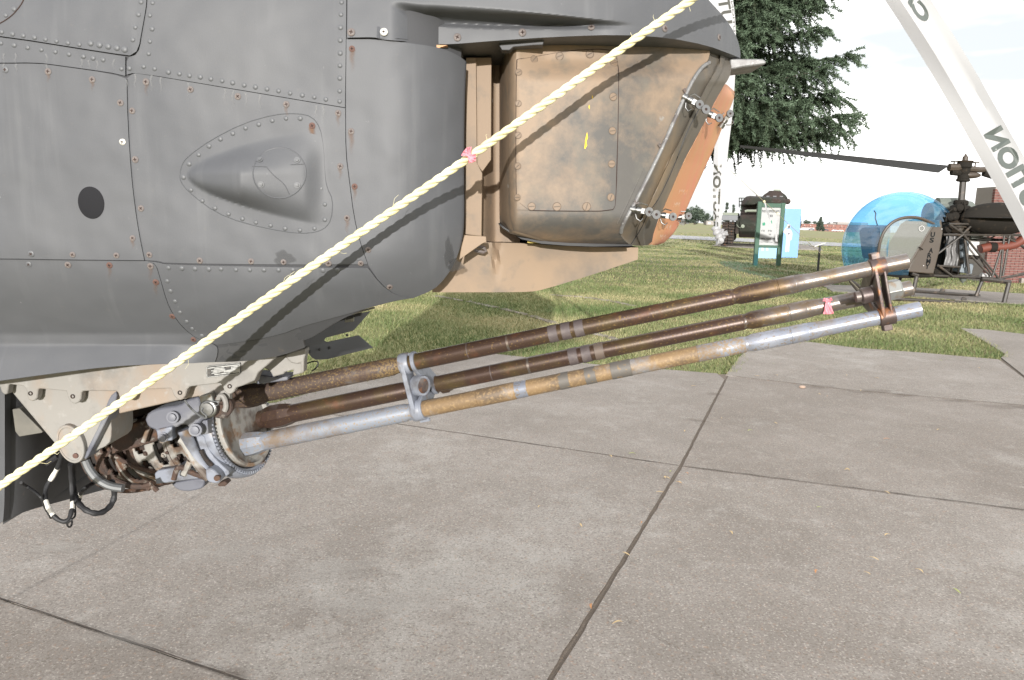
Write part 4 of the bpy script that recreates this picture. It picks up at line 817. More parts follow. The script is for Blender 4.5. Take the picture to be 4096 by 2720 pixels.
mb.lathe((0, 0, 0), (0, -1, 0), [(-.01, .057), (.004, .057), (.006, .055), (.006, .049), (.0042, .048), (.0042, .001)], 44)
tm = Matrix.Translation(hc) @ Matrix.Rotation(R(-14), 4, 'Y') @ Matrix.Diagonal((.52, 1, .80, 1)); mb.build('trunnion_cap', M['saddle'], gun, 35, .0008, tm)
for p in Z3((492, 905), (408, 962), (510, 1050)): mb = MB(); mb.lathe(U(*p, 1.5985), (0, -1, 0), [(-.003, .0065), (.002, .006), (.0025, .001)], 10); mb.build('cap_bolt', M['screw_red'], gun)
mb = MB(); mb.tube([U(*p, 1.66) for p in resample(Z3((575, 1080), (600, 1140), (650, 1205), (740, 1258), (830, 1270)), 20, 2)], .010, 10); mb.build('feeder_ring', M['wire'], gun)
# data plate
dpx = Z6((78, 842), (100, 825), (500, 785), (508, 800), (503, 915), (488, 930), (95, 976), (80, 965)); dp = plate('data_plate', dpx, 1.581, .003, M['plate_black'], gun, 0)
fr_px = Z6((86, 845), (103, 831), (496, 791), (500, 803), (496, 912), (486, 923), (98, 968), (88, 960), (86, 845)); MB().tube([U(*p, 1.5805) for p in fr_px], .0009, 5).build('plate_border', M['plate_silver'], dp)
def bar(x0, x1, ya, yb_, h):
    P = [(x0, ya), (x1, yb_), (x1, yb_ + h), (x0, ya + h)]; MB().prism([U(*p, 1.5802) for p in Z6(*P)], (0, .0006, 0)).build('plate_blank', M['plate_silver'], dp, 0)
for r_ in ((95, 308, 852, 826, 11), (308, 490, 826, 808, 11), (175, 302, 861, 846, 11), (390, 492, 838, 826, 11), (140, 315, 883, 862, 11), (390, 492, 855, 845, 11), (158, 495, 897, 861, 11), (145, 250, 916, 903, 11), (298, 496, 897, 877, 11), (180, 496, 932, 893, 11)): bar(*r_)
for i, (x, y) in enumerate(((110, 870), (108, 888), (112, 905), (105, 922), (120, 940), (345, 833), (345, 848), (275, 902))):
    P = Z6((x - 20, y), (x + 25, y - 4), (x + 25, y + 4), (x - 20, y + 8)); MB().prism([U(*p, 1.5806) for p in P], (0, .0004, 0)).build('plate_print', M['band_grey'], dp, 0)
# forward end of the saddle: arch, lug, far flange
plate('arch_casting', Z6((455, 1030), (620, 960), (700, 860), (780, 760), (1060, 690), (1320, 600), (1332, 640), (1300, 740), (1300, 900), (1240, 930), (1160, 945), (1170, 875), (1060, 905), (1050, 930), (915, 965), (900, 930), (860, 870), (800, 850), (760, 880), (720, 950), (690, 1040), (500, 1080)), 1.66, .03, M['saddle'], gun, .003)
plate('lug_fork', Z6((1060, 690), (1160, 650), (1325, 605), (1330, 650), (1305, 740), (1300, 905), (1265, 930), (1260, 790), (1215, 805), (1140, 790), (1090, 740)), 1.645, .03, M['saddle'], gun, .003)
plate('arch_lining', Z6((800, 850), (880, 830), (1000, 900), (1010, 930), (915, 970), (870, 890)), 1.675, .12, M['slate'], gun, .002)
plate('drive_case', Z6((700, 930), (900, 960), (1100, 960), (1100, 1010), (700, 1060)), 1.80, .06, M['slate'], gun, .003)
MB().tube([U(*p, 1.75) for p in resample(Z6((1310, 810), (1380, 780), (1440, 765), (1485, 775), (1480, 820), (1440, 870), (1400, 890)), 20, 2)], .0018, 6).build('loose_wire', M['black'], gun)
# --- barrels
def axis_t(P0, P1, nx):
    a, b = -.3, 1.3
    for _ in range(40):
        m_ = (a + b) / 2
        if proj(P0.lerp(P1, m_))[0] < nx: a = m_
        else: b = m_
    return (a + b) / 2
def bY(nx): return lerp(1.92, 1.62, (nx - 950) / 2690)
class Bar:
    def __init__(s, p0, p1, dy):
        s.P0 = U(*p0, bY(p0[0]) + dy); s.P1 = U(*p1, bY(p1[0]) + dy); s.ax = (s.P1 - s.P0).normalized(); s.L = (s.P1 - s.P0).length
    def at(s, nx): return s.P0.lerp(s.P1, axis_t(s.P0, s.P1, nx))
    def prof(s, pr):
        out = []
        for nx, r in pr:
            t = axis_t(s.P0, s.P1, nx); p = s.P0.lerp(s.P1, t); out.append((t * s.L, r * p.y / F))
        return out
    def lathe(s, name, pr, m, parent, seg=40, smooth=30): return MB().lathe(s.P0, s.ax, s.prof(pr), seg, ref=(0, -1, 0)).build(name, m, parent, smooth)
B1 = Bar((930, 1597), (3629, 1044), -.03); B2 = Bar((930, 1701), (3643, 1152), .075); B3 = Bar((930, 1790), (3680, 1236), -.03)
for b, sh, cols, lab in ((B1, 0, ('barrel_breech', 'barrel_brown', 'barrel_fwd'), 'upper brown barrel with bright muzzle'), (B2, 45, ('barrel_brown', 'barrel_brown', 'barrel_fwd'), 'rear brown barrel with pink ribbon'), (B3, 52, ('barrel_grey', 'barrel_orange', 'barrel_blue'), 'lower pale blue and orange rusted barrel')):
    c0, c1, c2 = (M[k] for k in cols); s3 = b is B3
    ob = b.lathe('barrel', [(1640 + sh * .6, 33), (1655 + sh * .6, 34.5), (2300, 34), (2560, 33.5), (2926 + sh, 33)], c1, gun); ob['label'] = lab
    b.lathe('breech_section', [(925, 30), (950, 33), (1060, 38), (1100, 39), (1570 + sh, 37.5), (1584 + sh, 33), (1600 + sh, 33), (1602 + sh, 37), (1640 + sh * .6, 37), (1642 + sh * .6, 33)], c0, ob)
    hx = 985 if b is not B2 else 1100
    b.lathe('breech_flats', [(hx - 52, 34), (hx - 30, 45), (hx - 6, 50), (hx + 30, 50), (hx + 56, 45), (hx + 80, 38)], c0, ob, 8, 5)
    if b is B2: b.lathe('breech_socket', [(900, 62), (935, 62), (945, 58), (990, 52), (995, 36)], M['barrel_brown'], ob)
    fs_ = 2926 + sh
    b.lathe('forward_section', [(fs_, 33), (fs_ + 6, 30.5), (fs_ + 14, 30.5), (fs_ + 34, 36), (fs_ + 178, 36.8), (fs_ + 180, 35.4), (fs_ + 184, 35.4), (fs_ + 186, 36.8)], M['barrel_blue'] if s3 else M['barrel_fwd'], ob)
    b.lathe('muzzle', [(fs_ + 186, 36.8), (fs_ + 250, 36.5), (fs_ + 252, 35.6), (fs_ + 256, 35.6), (fs_ + 258, 36.3), (fs_ + 318, 31), (3629 + (14 if b is B2 else 51 if s3 else 0), 30.5), (3630 + (14 if b is B2 else 51 if s3 else 0), 29.5), (3629 + (14 if b is B2 else 51 if s3 else 0), 19), (3560, 19)], c2, ob)
    if not s3:
        for q, mm in ((0, 'band'), (52, 'band'), (104, 'band' if b is B1 else 'band_tan')):
            x0 = (2196 if b is B1 else 2276) + q; b.lathe('raised_band', [(x0, 33), (x0 + 1, 35.6), (x0 + 36, 35.4), (x0 + 37, 33)], M[mm], ob)
        x0 = 2030 if b is B1 else 2112; b.lathe('bright_ring', [(x0, 34), (x0 + .5, 34.5), (x0 + 9, 34.5), (x0 + 9.5, 34)], M['barrel_steel'], ob)
        x0 = 1873 if b is B1 else 1967; b.lathe('groove_ring', [(x0, 34), (x0 + .5, 34.7), (x0 + 3, 34.7), (x0 + 3.5, 34)], M['band'], ob)
    else:
        for x0, w in ((2238, 40), (2342, 42), (2445, 80)): b.lathe('raised_band', [(x0, 33), (x0 + 1, 35.2), (x0 + w, 35), (x0 + w + 1, 33)], M['band_grey'], ob)
        b.lathe('pale_collar', [(1912, 34.5), (1914, 36.5), (2055, 36.5), (2057, 35.4), (2064, 35.4), (2082, 34.5)], M['barrel_orange'], ob); b.lathe('pale_ring', [(2062, 33), (2064, 35.6), (2110, 35.2), (2112, 33)], M['barrel_blue'], ob)
        b.lathe('pale_sleeve', [(2790, 33), (2792, 34.3), (2977, 34), (2979, 33)], M['barrel_grey'], ob)
# --- clamps, built square to the barrels
gax = ((B1.P1 - B1.P0).normalized() + (B3.P1 - B3.P0).normalized()).normalized()
def link_bar(mb, a, b, hw, th, o, mi=0):
    u = (b - a).normalized(); w = gax.cross(u).normalized(); pts = []
    for k in range(13): t = math.pi * (-.5 + k / 12); pts.append(b + (u * math.cos(t) + w * math.sin(t)) * hw)
    for k in range(13): t = math.pi * (.5 + k / 12); pts.append(a + (u * math.cos(t) + w * math.sin(t)) * hw)
    mb.prism([p + gax * o for p in pts], gax * th, mi)
a, b, c = B1.at(1620), B3.at(1655), B2.at(1700); c0 = (a + b) / 2; mid = MB()
def flat(p, ref): return p - gax * (p - ref).dot(gax)
b_, c_ = flat(b, a), flat(c, a); 
mid = MB(); link_bar(mid, a, b_, .0275, .012, -.006); mid.build('clamp_link', M['bluegrey'], gun, 25, .002)
mid = MB(); link_bar(mid, b_, c_, .0265, .010, .010); mid.build('clamp_link', M['bluegrey'], gun, 25, .002)
mid = MB(); link_bar(mid, a, c_, .0265, .010, .022); mid.build('clamp_link', M['bluegrey'], gun, 25, .002)
for q in (a, b_, c_):
    mid = MB(); mid.lathe(q - gax * .010, gax, [(0, .0215), (0, .0262), (.004, .0272), (.022, .0272), (.025, .0255), (.025, .0215)], 28, cap=False); mid.build('clamp_collar', M['bluegrey'] if q is not c_ else M['barrel_brown'], gun)
hub = (a + b_) / 2 + gax * .02 + Vector((0, -.002, 0)); hd = Vector((.80, -.60, .12)).normalized(); mid = MB(); q0 = U(1690, 1543, hub.y)
mid.lathe(q0 - hd * .02, hd, [(0, .026), (.020, .026), (.024, .0245), (.024, .0195), (.022, .019)], 32); mid.build('clamp_hub', M['bluegrey'], gun); mid = MB(); mid.lathe(q0, hd, [(0, .019), (.003, .0185), (.004, .016), (.0043, .001)], 28); mid.build('hub_plug', M['clamp_rust'], gun)
mid = MB(); mid.lathe(U(1790, 1535, c.y) - gax * .02, gax, [(0, .020), (.004, .0235), (.020, .0235), (.024, .020), (.030, .0195)], 28); mid.build('rear_collar', M['barrel_brown'], gun)
for p in ((1640, 1420), (1700, 1680), (1655, 1672)):
    mid = MB(); mid.lathe(U(*p, 1.80), gax, [(-.012, .0055), (.012, .0055), (.013, .004)], 6); mid.build('clamp_bolt', M['bluegrey'], gun, 0)
am, bm_ = B1.at(3505), B3.at(3555); cm = B2.at(3530); bm2 = flat(bm_, am) + gax * .0; cm2 = flat(cm, am)
mz = MB(); link_bar(mz, am, bm2, .0205, .008, -.010); mz.build('muzzle_clamp_plate', M['clamp_rust'], gun, 25, .0018)
mz = MB(); link_bar(mz, am, bm2, .0175, .006, .008); mz.build('muzzle_clamp_plate', M['clamp_rust'], gun, 25, .0018)
mz = MB(); link_bar(mz, am, cm2, .0200, .009, -.014); mz.build('muzzle_clamp_arm', M['clamp_rust'], gun, 25, .0018); mz = MB(); link_bar(mz, bm2, cm2, .0200, .009, -.014); mz.build('muzzle_clamp_arm', M['clamp_rust'], gun, 25, .0018)
for q in (am, bm2, cm2): mz = MB(); mz.lathe(q - gax * .012, gax, [(0, .0172), (0, .0205), (.030, .0205), (.031, .0172)], 28, cap=False); mz.build('muzzle_collar', M['clamp_rust'], gun)
hm = (am + bm2 + cm2) / 3; hm = (am + bm2) / 2 + (hm - (am + bm2) / 2) * .5; mz = MB(); mz.lathe(hm - gax * .048, gax, [(0, .0115), (.001, .0125), (.011, .0125), (.012, .0165), (.014, .018), (.034, .018), (.040, .024)], 28); mz.build('muzzle_hub', M['clamp_rust'], gun)
mz = MB(); mz.lathe(hm + gax * .012, gax, [(0, .0215), (.002, .0235), (.030, .0235), (.034, .0205)], 6, a0=.3); mz.build('hex_nut', M['nut'], gun, 0, .0012)
for e in (am - (bm2 - am).normalized() * .022, bm2 + (bm2 - am).normalized() * .022): mz = MB(); mz.obox(e, gax * .009, Vector((0, .007, 0)), (bm2 - am).normalized() * .010); mz.build('clamp_lug', M['clamp_rust'], gun, 0, .0015)
# --- receiver
A0, A1 = U(430, 1800, 1.93), U(1000, 1686, 1.90); rax = gax; RO = A1; AL = (A1 - A0).length
def aoff(nx):
    for k in range(60):
        pass
    a_, b_2 = -1.2, .6
    for _ in range(40):
        m_ = (a_ + b_2) / 2
        if proj(RO + rax * m_)[0] < nx: a_ = m_
        else: b_2 = m_
    return (a_ + b_2) / 2
PXM = 1.9 / F
def ring(name, prs, m, seg=48, smooth=30): return MB().lathe(RO, rax, [(aoff(nx), r * PXM) for nx, r in prs], seg, ref=(0, -1, 0)).build(name, m, gun, smooth)
ring('rotor_core', [(430, 70), (440, 140), (700, 150), (880, 158), (890, 120)], M['rust_dark'])
ring('rotor_face', [(900, 150), (930, 152), (935, 150), (935, 30)], M['slate'])
ring('front_bearing', [(918, 176), (918, 214), (930, 222), (962, 222), (972, 216), (972, 190), (960, 186), (950, 176)], M['bluegrey'])
ring('bearing_lip', [(955, 168), (955, 182), (985, 184), (990, 180), (990, 170), (975, 165)], M['rust_grey'])
ring('bearing_cup', [(930, 60), (930, 168), (940, 172), (975, 172), (975, 168), (945, 162), (940, 60)], M['rust'])
kn = MB(); u0 = rax.orthogonal().normalized(); w0 = rax.cross(u0)
for k in range(84):
    an = 2 * math.pi * k / 84; d = u0 * math.cos(an) + w0 * math.sin(an); t = rax.cross(d); kn.obox(RO + rax * aoff(974) + d * 207 * PXM, rax * .004, d * .0038, t * .0030)
kn.build('bearing_knurl', M['bluegrey'], gun, 0, .0008)['kind'] = 'stuff'
for nx, w, r, m in ((448, 10, 176, 'rust'), (516, 7, 182, 'rust'), (578, 7, 188, 'rust_grey'), (643, 12, 194, 'rust'), (712, 6, 190, 'rust_grey'), (780, 7, 192, 'rust'), (852, 14, 200, 'rust_grey')):
    ring('rotor_rib', [(nx - w, r - 36), (nx - w + 2, r - 6), (nx - w + 6, r), (nx + w - 6, r), (nx + w - 2, r - 6), (nx + w, r - 36)], M[m])
def rot_dir(deg):  # 0 = towards camera, 90 = up
    v = Vector((0, -1, 0)); v = (v - rax * v.dot(rax)).normalized(); up = v.cross(rax); up = up if up.z > 0 else -up; return v * math.cos(R(deg)) + up * math.sin(R(deg))
# cast sleeve with rows of oval openings round the rotor
def sleeve(name, x0, x1, r0, r1, rows, cols, m, ph=0.0, d0=-125, d1=140):
    nu, nv = rows * 10, cols * 10; bm = bmesh.new(); grid = []
    for j in range(nv + 1):
        row = []
        for i in range(nu + 1):
            t = i / nu; d = rot_dir(lerp(d0, d1, j / nv)); row.append(bm.verts.new(RO + rax * aoff(lerp(x0, x1, t)) + d * lerp(r0, r1, t) * PXM))
        grid.append(row)
    for j in range(nv):
        for i in range(nu):
            k = i // 10; a = (i % 10) + .5; b = ((j + (5 if k % 2 else 0) + ph) % 10) + .5; u = (a - 5) / 3.3; v = (b - 5) / 3.6
            if u * u * u * u + v * v * v * v < 1 and 3 < j < nv - 3: continue
            bm.faces.new((grid[j][i], grid[j][i + 1], grid[j + 1][i + 1], grid[j + 1][i]))
    me = bpy.data.meshes.new(name); bm.to_mesh(me); bm.free(); finish(me, 50); o = link(name, me, m, gun)
    sm = o.modifiers.new('s', 'SOLIDIFY'); sm.thickness = .009; sm.offset = 0; return o
sleeve('rotor_sleeve', 452, 640, 166, 182, 3, 7, M['rust']); sleeve('rotor_sleeve', 645, 850, 180, 186, 3, 6, M['rust_grey'], 3)
random.seed(11)
for i in range(10):  # rusted pins and bolt heads
    d = rot_dir(random.uniform(-80, 40)); x = aoff(random.uniform(470, 840)); mb = MB(); mb.lathe(RO + rax * x + d * (182 * PXM - .004), d, [(0, .007), (.008, .007), (.009, .0045), (.013, .0045), (.014, .001)], 10); mb.build('rusted_bolt', M[random.choice(['rust', 'rust_grey'])], gun, 30)
for i, (d0_, x0, x1) in enumerate(((24, 560, 720), (-14, 640, 800), (-46, 500, 640))):
    pts = []
    for k in range(15):
        t = k / 14; d = rot_dir(d0_ - 58 * t); pts.append(RO + rax * aoff(lerp(x0, x1, t ** 1.6)) + d * 194 * PXM)
    MB().tube(pts, .0058, 8).build('cam_track', M['rust_grey' if i % 2 else 'rust'], gun)
# casting that holds the front bearing
brk = M['slate']
plate('cradle_casting', Z5((560, 560), (600, 470), (760, 410), (1000, 380), (1060, 330), (1200, 270), (1250, 290), (1260, 420), (1330, 500), (1340, 560), (1250, 570), (1240, 720), (1170, 770), (1090, 620), (1010, 630), (960, 665), (890, 645), (905, 820), (740, 840), (710, 700), (600, 660)), 1.735, .06, M['slate'], gun, .005, 1)
plate('cradle_foot', Z5((700, 690), (900, 645), (905, 825), (740, 838), (720, 780)), 1.725, .03, M['bluegrey'], gun, .003)
for p, r in (((910, 530), .0125), ((1195, 690), .0135), ((790, 780), .0105)):
    mb = MB(); mb.lathe(U(*Z5(p)[0], 1.722), (.1, -1, .1), [(-.012, r * 1.15), (.001, r * 1.15), (.001, r * .8), (.007, r * .75), (.008, r * .4)], 18); mb.build('cradle_bolt', M['slate'], gun)
arm = resample(Z5((1050, 680), (1085, 760), (1130, 850), (1180, 960), (1240, 1060), (1310, 1150), (1370, 1230), (1440, 1290)), 24, 2)
MB().tube([U(x, y, 1.745 + .02 * i / 24) for i, (x, y) in enumerate(arm)], [.016 - .004 * math.sin(i / 24 * 3.14) for i in range(25)], 12).build('bearing_strap', M['bluegrey'], gun)
arm2 = resample(Z5((1010, 800), (1060, 830), (1100, 900), (1150, 1010), (1220, 1120), (1300, 1210), (1370, 1300)), 24, 2)
MB().tube([U(x, y, 1.752) for x, y in arm2], .011, 10).build('bearing_strap', M['rust_grey'], gun)
plate('strap_lug', Z5((1320, 1180), (1400, 1170), (1500, 1260), (1510, 1310), (1480, 1365), (1400, 1360), (1330, 1330)), 1.735, .04, M['bluegrey'], gun, .004, 1)
mb = MB(); mb.lathe(U(*Z5((1468, 1292))[0], 1.732), (.1, -1, 0), [(-.01, .0075), (.002, .0075), (.003, .001)], 14); mb.build('strap_bolt', M['rust'], gun)
plate('strap_web', Z5((1180, 770), (1310, 750), (1330, 860), (1400, 1000), (1520, 1130), (1640, 1230), (1560, 1290), (1440, 1270), (1330, 1130), (1230, 960)), 1.765, .02, M['bluegrey'], gun, .003, 1)
MB().tube([U(*p, 1.758) for p in resample(Z5((1265, 940), (1290, 1010), (1340, 1080), (1405, 1140)), 14, 2)], .006, 8).build('strap_slot', M['rust_dark'], gun)
# clevis and pin
plate('clevis', Z5((1240, 270), (1390, 225), (1410, 300), (1440, 400), (1460, 470), (1420, 525), (1370, 525), (1310, 470), (1270, 400)), 1.60, .02, M['nut'], gun, .002, 0)
mb = MB(); mb.lathe(U(*Z5((1355, 425))[0], 1.598), (-.05, -1, .05), [(-.03, .020), (.001, .020), (.003, .017), (.003, .015), (.007, .014), (.008, .001)], 24); mb.build('clevis_pin', M['steel'], gun)
mb = MB(); mb.lathe(U(*Z5((1530, 390))[0], 1.63), (.2, -1, 0), [(-.02, .026), (.012, .026), (.016, .023), (.016, .001)], 24); mb.build('clevis_roller', M['rust'], gun, 35, 0)
MB().tube([U(*p, 1.612) for p in resample(Z5((1475, 330), (1500, 260), (1540, 255), (1570, 310), (1585, 400), (1560, 450)), 16, 2)], .006, 8).build('clevis_ear', M['saddle'], gun)
MB().tube([U(*p, 1.59) for p in resample(Z5((1060, 315), (1110, 380), (1180, 460), (1280, 530), (1340, 545), (1330, 500), (1290, 480), (1265, 440), (1290, 415)), 40, 2)], .0022, 6).build('safety_cable', M['wire'], gun)
MB().tube([U(*p, 1.585) for p in resample(Z5((1290, 350), (1370, 335), (1450, 330), (1490, 350), (1480, 385), (1420, 375)), 20, 2)], .0012, 5).build('lock_wire', M['wire'], gun)
plate('link_block', Z5((1245, 575), (1345, 565), (1360, 740), (1260, 755)), 1.75, .03, M['slate'], gun, .002)
# lower pan and hanging bits
plate('lower_pan', Z5((680, 1240), (720, 1200), (1000, 1150), (1320, 1180), (1320, 1290), (700, 1372)), 1.80, .12, M['bluegrey'], gun, .003)
plate('pan_scoop', Z5((890, 1360), (1310, 1280), (1310, 1400), (1240, 1440), (1080, 1465), (960, 1440)), 1.84, .10, M['slate'], gun, .006, 1)
plate('pan_clip', Z5((1470, 1370), (1560, 1330), (1600, 1370), (1560, 1400), (1480, 1400)), 1.80, .03, M['rust'], gun, .003)
for pts, r, m in ((((925, 1310), (960, 1180), (1010, 1150), (1060, 1180)), .007, 'rust'), (((600, 1440), (620, 1370), (700, 1430), (720, 1455)), .006, 'rust'), (((120, 1390), (110, 1260), (140, 1180)), .005, 'rust'), (((1110, 1210), (1220, 1250), (1330, 1290)), .007, 'rust'), (((200, 1330), (330, 1390), (560, 1400), (660, 1360)), .008, 'rust'), (((1050, 1250), (1100, 1150), (1130, 1080)), .008, 'rust_grey')):
    MB().tube([U(*p, 1.755) for p in resample(Z5(*pts), 12, 2)], r, 8).build('linkage_rod', M[m], gun)
for pts in (((150, 640), (200, 600), (430, 570), (420, 600), (210, 640), (180, 690)), ((500, 850), (560, 700), (620, 680), (560, 860))):
    plate('receiver_window', Z5(*pts), 1.775, .02, M['rust_grey'], gun, .003)
plate('receiver_side', Z5((140, 700), (560, 560), (740, 620), (720, 830), (400, 930), (140, 1000)), 1.80, .1, M['rust'], gun, .004)
plate('top_beam', Z5((170, 500), (950, 310), (1250, 260), (1250, 330), (600, 480), (170, 620)), 1.86, .06, M['rust_dark'], gun, 0)

# ---------------------------------------------------------------- cables hanging from the turret
def cable(label, pts, r, segs, Y=1.64):
    t = thing('hanging_cable', label, 'cable', U(*Z7(pts[-1])[0], Y), 'cables hanging below the turret')
    P = [U(x, y, Y + .03 * math.sin(i * .15)) for i, (x, y) in enumerate(resample(Z7(*pts), 60, 2))]
    rr = [r * (1 + .10 * math.sin(i * 1.3)) for i in range(61)]
    MB().tube(P, rr, 10).build('sheath', M['black'], t)
    for a, b in segs: MB().tube(P[a:b], [x * 1.06 for x in rr[a:b]], 10).build('white_sleeve', M['white_tape'], t)
cable('black looped cable banded with three white sleeves under the turret', ((535, 880), (510, 980), (470, 1060), (410, 1150), (388, 1215), (390, 1290), (425, 1375), (475, 1445), (540, 1480), (590, 1465), (612, 1400), (628, 1330), (615, 1180), (605, 980)), .0052, ((7, 14), (22, 30), (41, 45)))
cable('thick plain black cable hanging in the wider loop under the turret', ((628, 960), (625, 1180), (650, 1280), (700, 1350), (780, 1400), (865, 1405), (935, 1360), (980, 1290), (985, 1190), (960, 1130)), .0066, (), 1.66)
cable('thin grey-black cable curling out from the bulkhead to the left loop', ((180, 1140), (260, 1190), (330, 1240), (370, 1290), (385, 1350), (440, 1440)), .0034, (), 1.66)
cable('short taped cable stub behind the wider black loop', ((840, 1120), (760, 1170), (712, 1200), (690, 1240), (680, 1285), (676, 1300)), .0050, ((44, 56),), 1.70)
cable('frayed bunch of thin black wire ends at the lowest point', ((640, 1300), (650, 1420), (635, 1440), (600, 1470), (570, 1500), (600, 1530), (622, 1490), (610, 1450)), .0022, (), 1.63)

# ---------------------------------------------------------------- rope
RY = 1.262
ra, rb = U(0, 1945, 1.185), U(2768, 0, 1.305); rd = (rb - ra).normalized(); r0 = ra - rd * (ra.z / rd.z - .02); r1 = rb + rd * .9; RL = (r1 - r0).length
rope = thing('barrier_rope', 'pale yellow twisted rope stretched diagonally across the grey helicopter side', 'rope', r0)
ru = rd.orthogonal().normalized(); rw = rd.cross(ru); lay_l = .060
for s in range(3):
    pts = []; n = int(RL / lay_l * 16)
    for i in range(n + 1):
        d = RL * i / n; a = 2 * math.pi * (d / lay_l + s / 3); pts.append(r0 + rd * d + (ru * math.cos(a) + rw * math.sin(a)) * .0036 + Vector((0, 0, .0012 * math.sin(d * 9))))
    MB().tube(pts, .0038, 8).build('strand', M['rope'], rope, 60)
fz = MB(); random.seed(5)
for i in range(24):
    d = random.uniform(1.0, RL - .8); p = r0 + rd * d; v = (ru * random.gauss(0, 1) + rw * random.gauss(0, 1)).normalized(); q = p + v * .008; e = q + v * random.uniform(.004, .012) + rd * random.uniform(-.02, .02)
    fz.tube([q - v * .002, q.lerp(e, .5) + v * .003, e], [.0004, .0003, .0002], 4)
fz.build('loose_fibres', M['rope'], rope)['kind'] = 'stuff'
# pink ribbons
def ribbon(label, c, parts):
    t = thing('pink_ribbon', label, 'ribbon', c, 'pink marker ribbons')
    for nm, grid in parts:
        vs = []; fs = []; W = len(grid[0])
        for row in grid: vs += row
        for j in range(len(grid) - 1):
            for i in range(W - 1): a = j * W + i; fs.append((a, a + 1, a + W + 1, a + W))
        me = mesh(nm, vs, fs, 70); o = link(nm, me, M['pink'], t); md = o.modifiers.new('s', 'SUBSURF'); md.levels = md.render_levels = 2; md2 = o.modifiers.new('t', 'SOLIDIFY'); md2.thickness = .0006
def fan(c, ang, ln, w0, w1, Y, wav=6, n=5, W=6):
    ca, sa = math.cos(R(ang)), math.sin(R(ang)); rows = []
    for j in range(n + 1):
        t = j / n; w = lerp(w0, w1, t); row = []
        for i in range(W):
            s = i / (W - 1) - .5; x = c[0] + ca * ln * t - sa * w * s; y = c[1] + sa * ln * t + ca * w * s; row.append(U(x, y, Y + .006 * math.sin(i * 2.1 + j) * t + random.uniform(-.002, .002)))
        rows.append(row)
    return rows
ribbon('small crumpled pink ribbon tied round the yellow rope', U(1876, 625, RY), [('tail', fan((1882, 626), 215, 34, 12, 36, RY - .012)), ('tail', fan((1880, 622), 265, 34, 8, 20, RY - .014)), ('tail', fan((1884, 632), 75, 18, 22, 30, RY - .013)), ('knot', fan((1870, 628), 0, 34, 26, 22, RY - .013))])
bx = B2.at(3310); k = proj(bx)
ribbon('pink plastic ribbon knotted round the rear brown barrel', bx, [('skirt', fan((3312, 1205), 88, 52, 16, 44, bx.y - .024)), ('tail', fan((3308, 1204), 205, 16, 8, 16, bx.y - .025)), ('tail', fan((3314, 1202), 335, 16, 8, 14, bx.y - .025)), ('knot', fan((3302, 1200), 10, 22, 14, 14, bx.y - .026))])

# ---------------------------------------------------------------- caution tapes
def tape(label, centre, half, Yf, folds, m_text, texts, flip, tail=None):
    t = thing('caution_tape', label, 'tape', U(*centre[-1], Yf(0.5)), 'strips of caution tape')
    n = 60; C = resample(centre, n, 2); H = [pw(half, i / n) for i in range(n + 1)]; K = 12
    def pos(s, v):  # s 0..1 along, v -1..1 across
        x = s * n; i = min(int(max(x, 0)), n - 1); k = x - i; c = (lerp(C[i][0], C[i + 1][0], k), lerp(C[i][1], C[i + 1][1], k)); h = lerp(H[i], H[i + 1], k)
        d = (C[i + 1][0] - C[i][0], C[i + 1][1] - C[i][1]); l_ = math.hypot(*d); nx, ny = -d[1] / l_, d[0] / l_
        return U(c[0] + nx * v * h, c[1] + ny * v * h, Yf(s) + folds(s, v))
    vs = [pos(j / n, lerp(-1, 1, i / K)) for j in range(n + 1) for i in range(K + 1)]; fs = [(j * (K + 1) + i, j * (K + 1) + i + 1, (j + 1) * (K + 1) + i + 1, (j + 1) * (K + 1) + i) for j in range(n) for i in range(K)]
    o = link('film_strip', mesh('film_strip', vs, fs, 40), M['film'], t)
    for body, s0, s1, v0, v1, bold in texts:
        tv, tf = text_geo(body, 1.0, 1.0, bold); xs = [p[0] for p in tv]; ys = [p[1] for p in tv]; P = []
        for p in tv:
            a = (p[0] - min(xs)) / (max(xs) - min(xs)); b = (p[1] - min(ys)) / (max(ys) - min(ys)); b = 1 - b if flip else b
            P.append(pos(lerp(s0, s1, a), lerp(v0, v1, b)) - Vector((0, .0012, 0)))
        link('lettering', mesh('lettering', P, tf), M[m_text], t)
    return t
rf = lambda s, v: .030 * max(0, v - .30) - .022 * max(0, -v - .45 + .1 * math.sin(7 * s)) + .003 * math.sin(14 * s + 2 * v)
tape('wide white caution tape slanting down across the right of the sky, green-grey letters', [(3380, -420), (3540, -135), (3632, 0), (3740, 165), (3850, 350), (3960, 545), (4060, 720), (4150, 890), (4300, 1180)], ((0, 76), (.3, 77), (.55, 78), (.7, 79), (1, 80)), lambda s: 1.55, rf, 'ink_green',
     [('CAUTION', .87, .60, .27, -.76, .05), ('CAUTION', .325, .03, .10, -.55, .05)], False)
lf = lambda s, v: .012 * abs(v - .2) * (1 + .5 * math.sin(13 * s)) + .003 * math.sin(30 * s + v)
lt = tape('narrow white caution tape hanging behind the hood, black letters, end in a crumpled knot', [(2800, -420), (2850, -150), (2890, 40), (2902, 200), (2900, 420), (2888, 560), (2877, 700), (2874, 800), (2870, 870), (2868, 930)], ((0, 56), (.35, 50), (.6, 36), (.75, 28), (.88, 26), (.95, 18), (1, 12)), lambda s: 2.25, lf, 'ink',
          [('CAUTION', 1.00, .80, .95, -.25, .045), ('CAUTION', .47, .20, .2, -.75, .02), ('CAUTION SUPPLY', .45, .22, -.80, -.95, 0)], False)
random.seed(9)
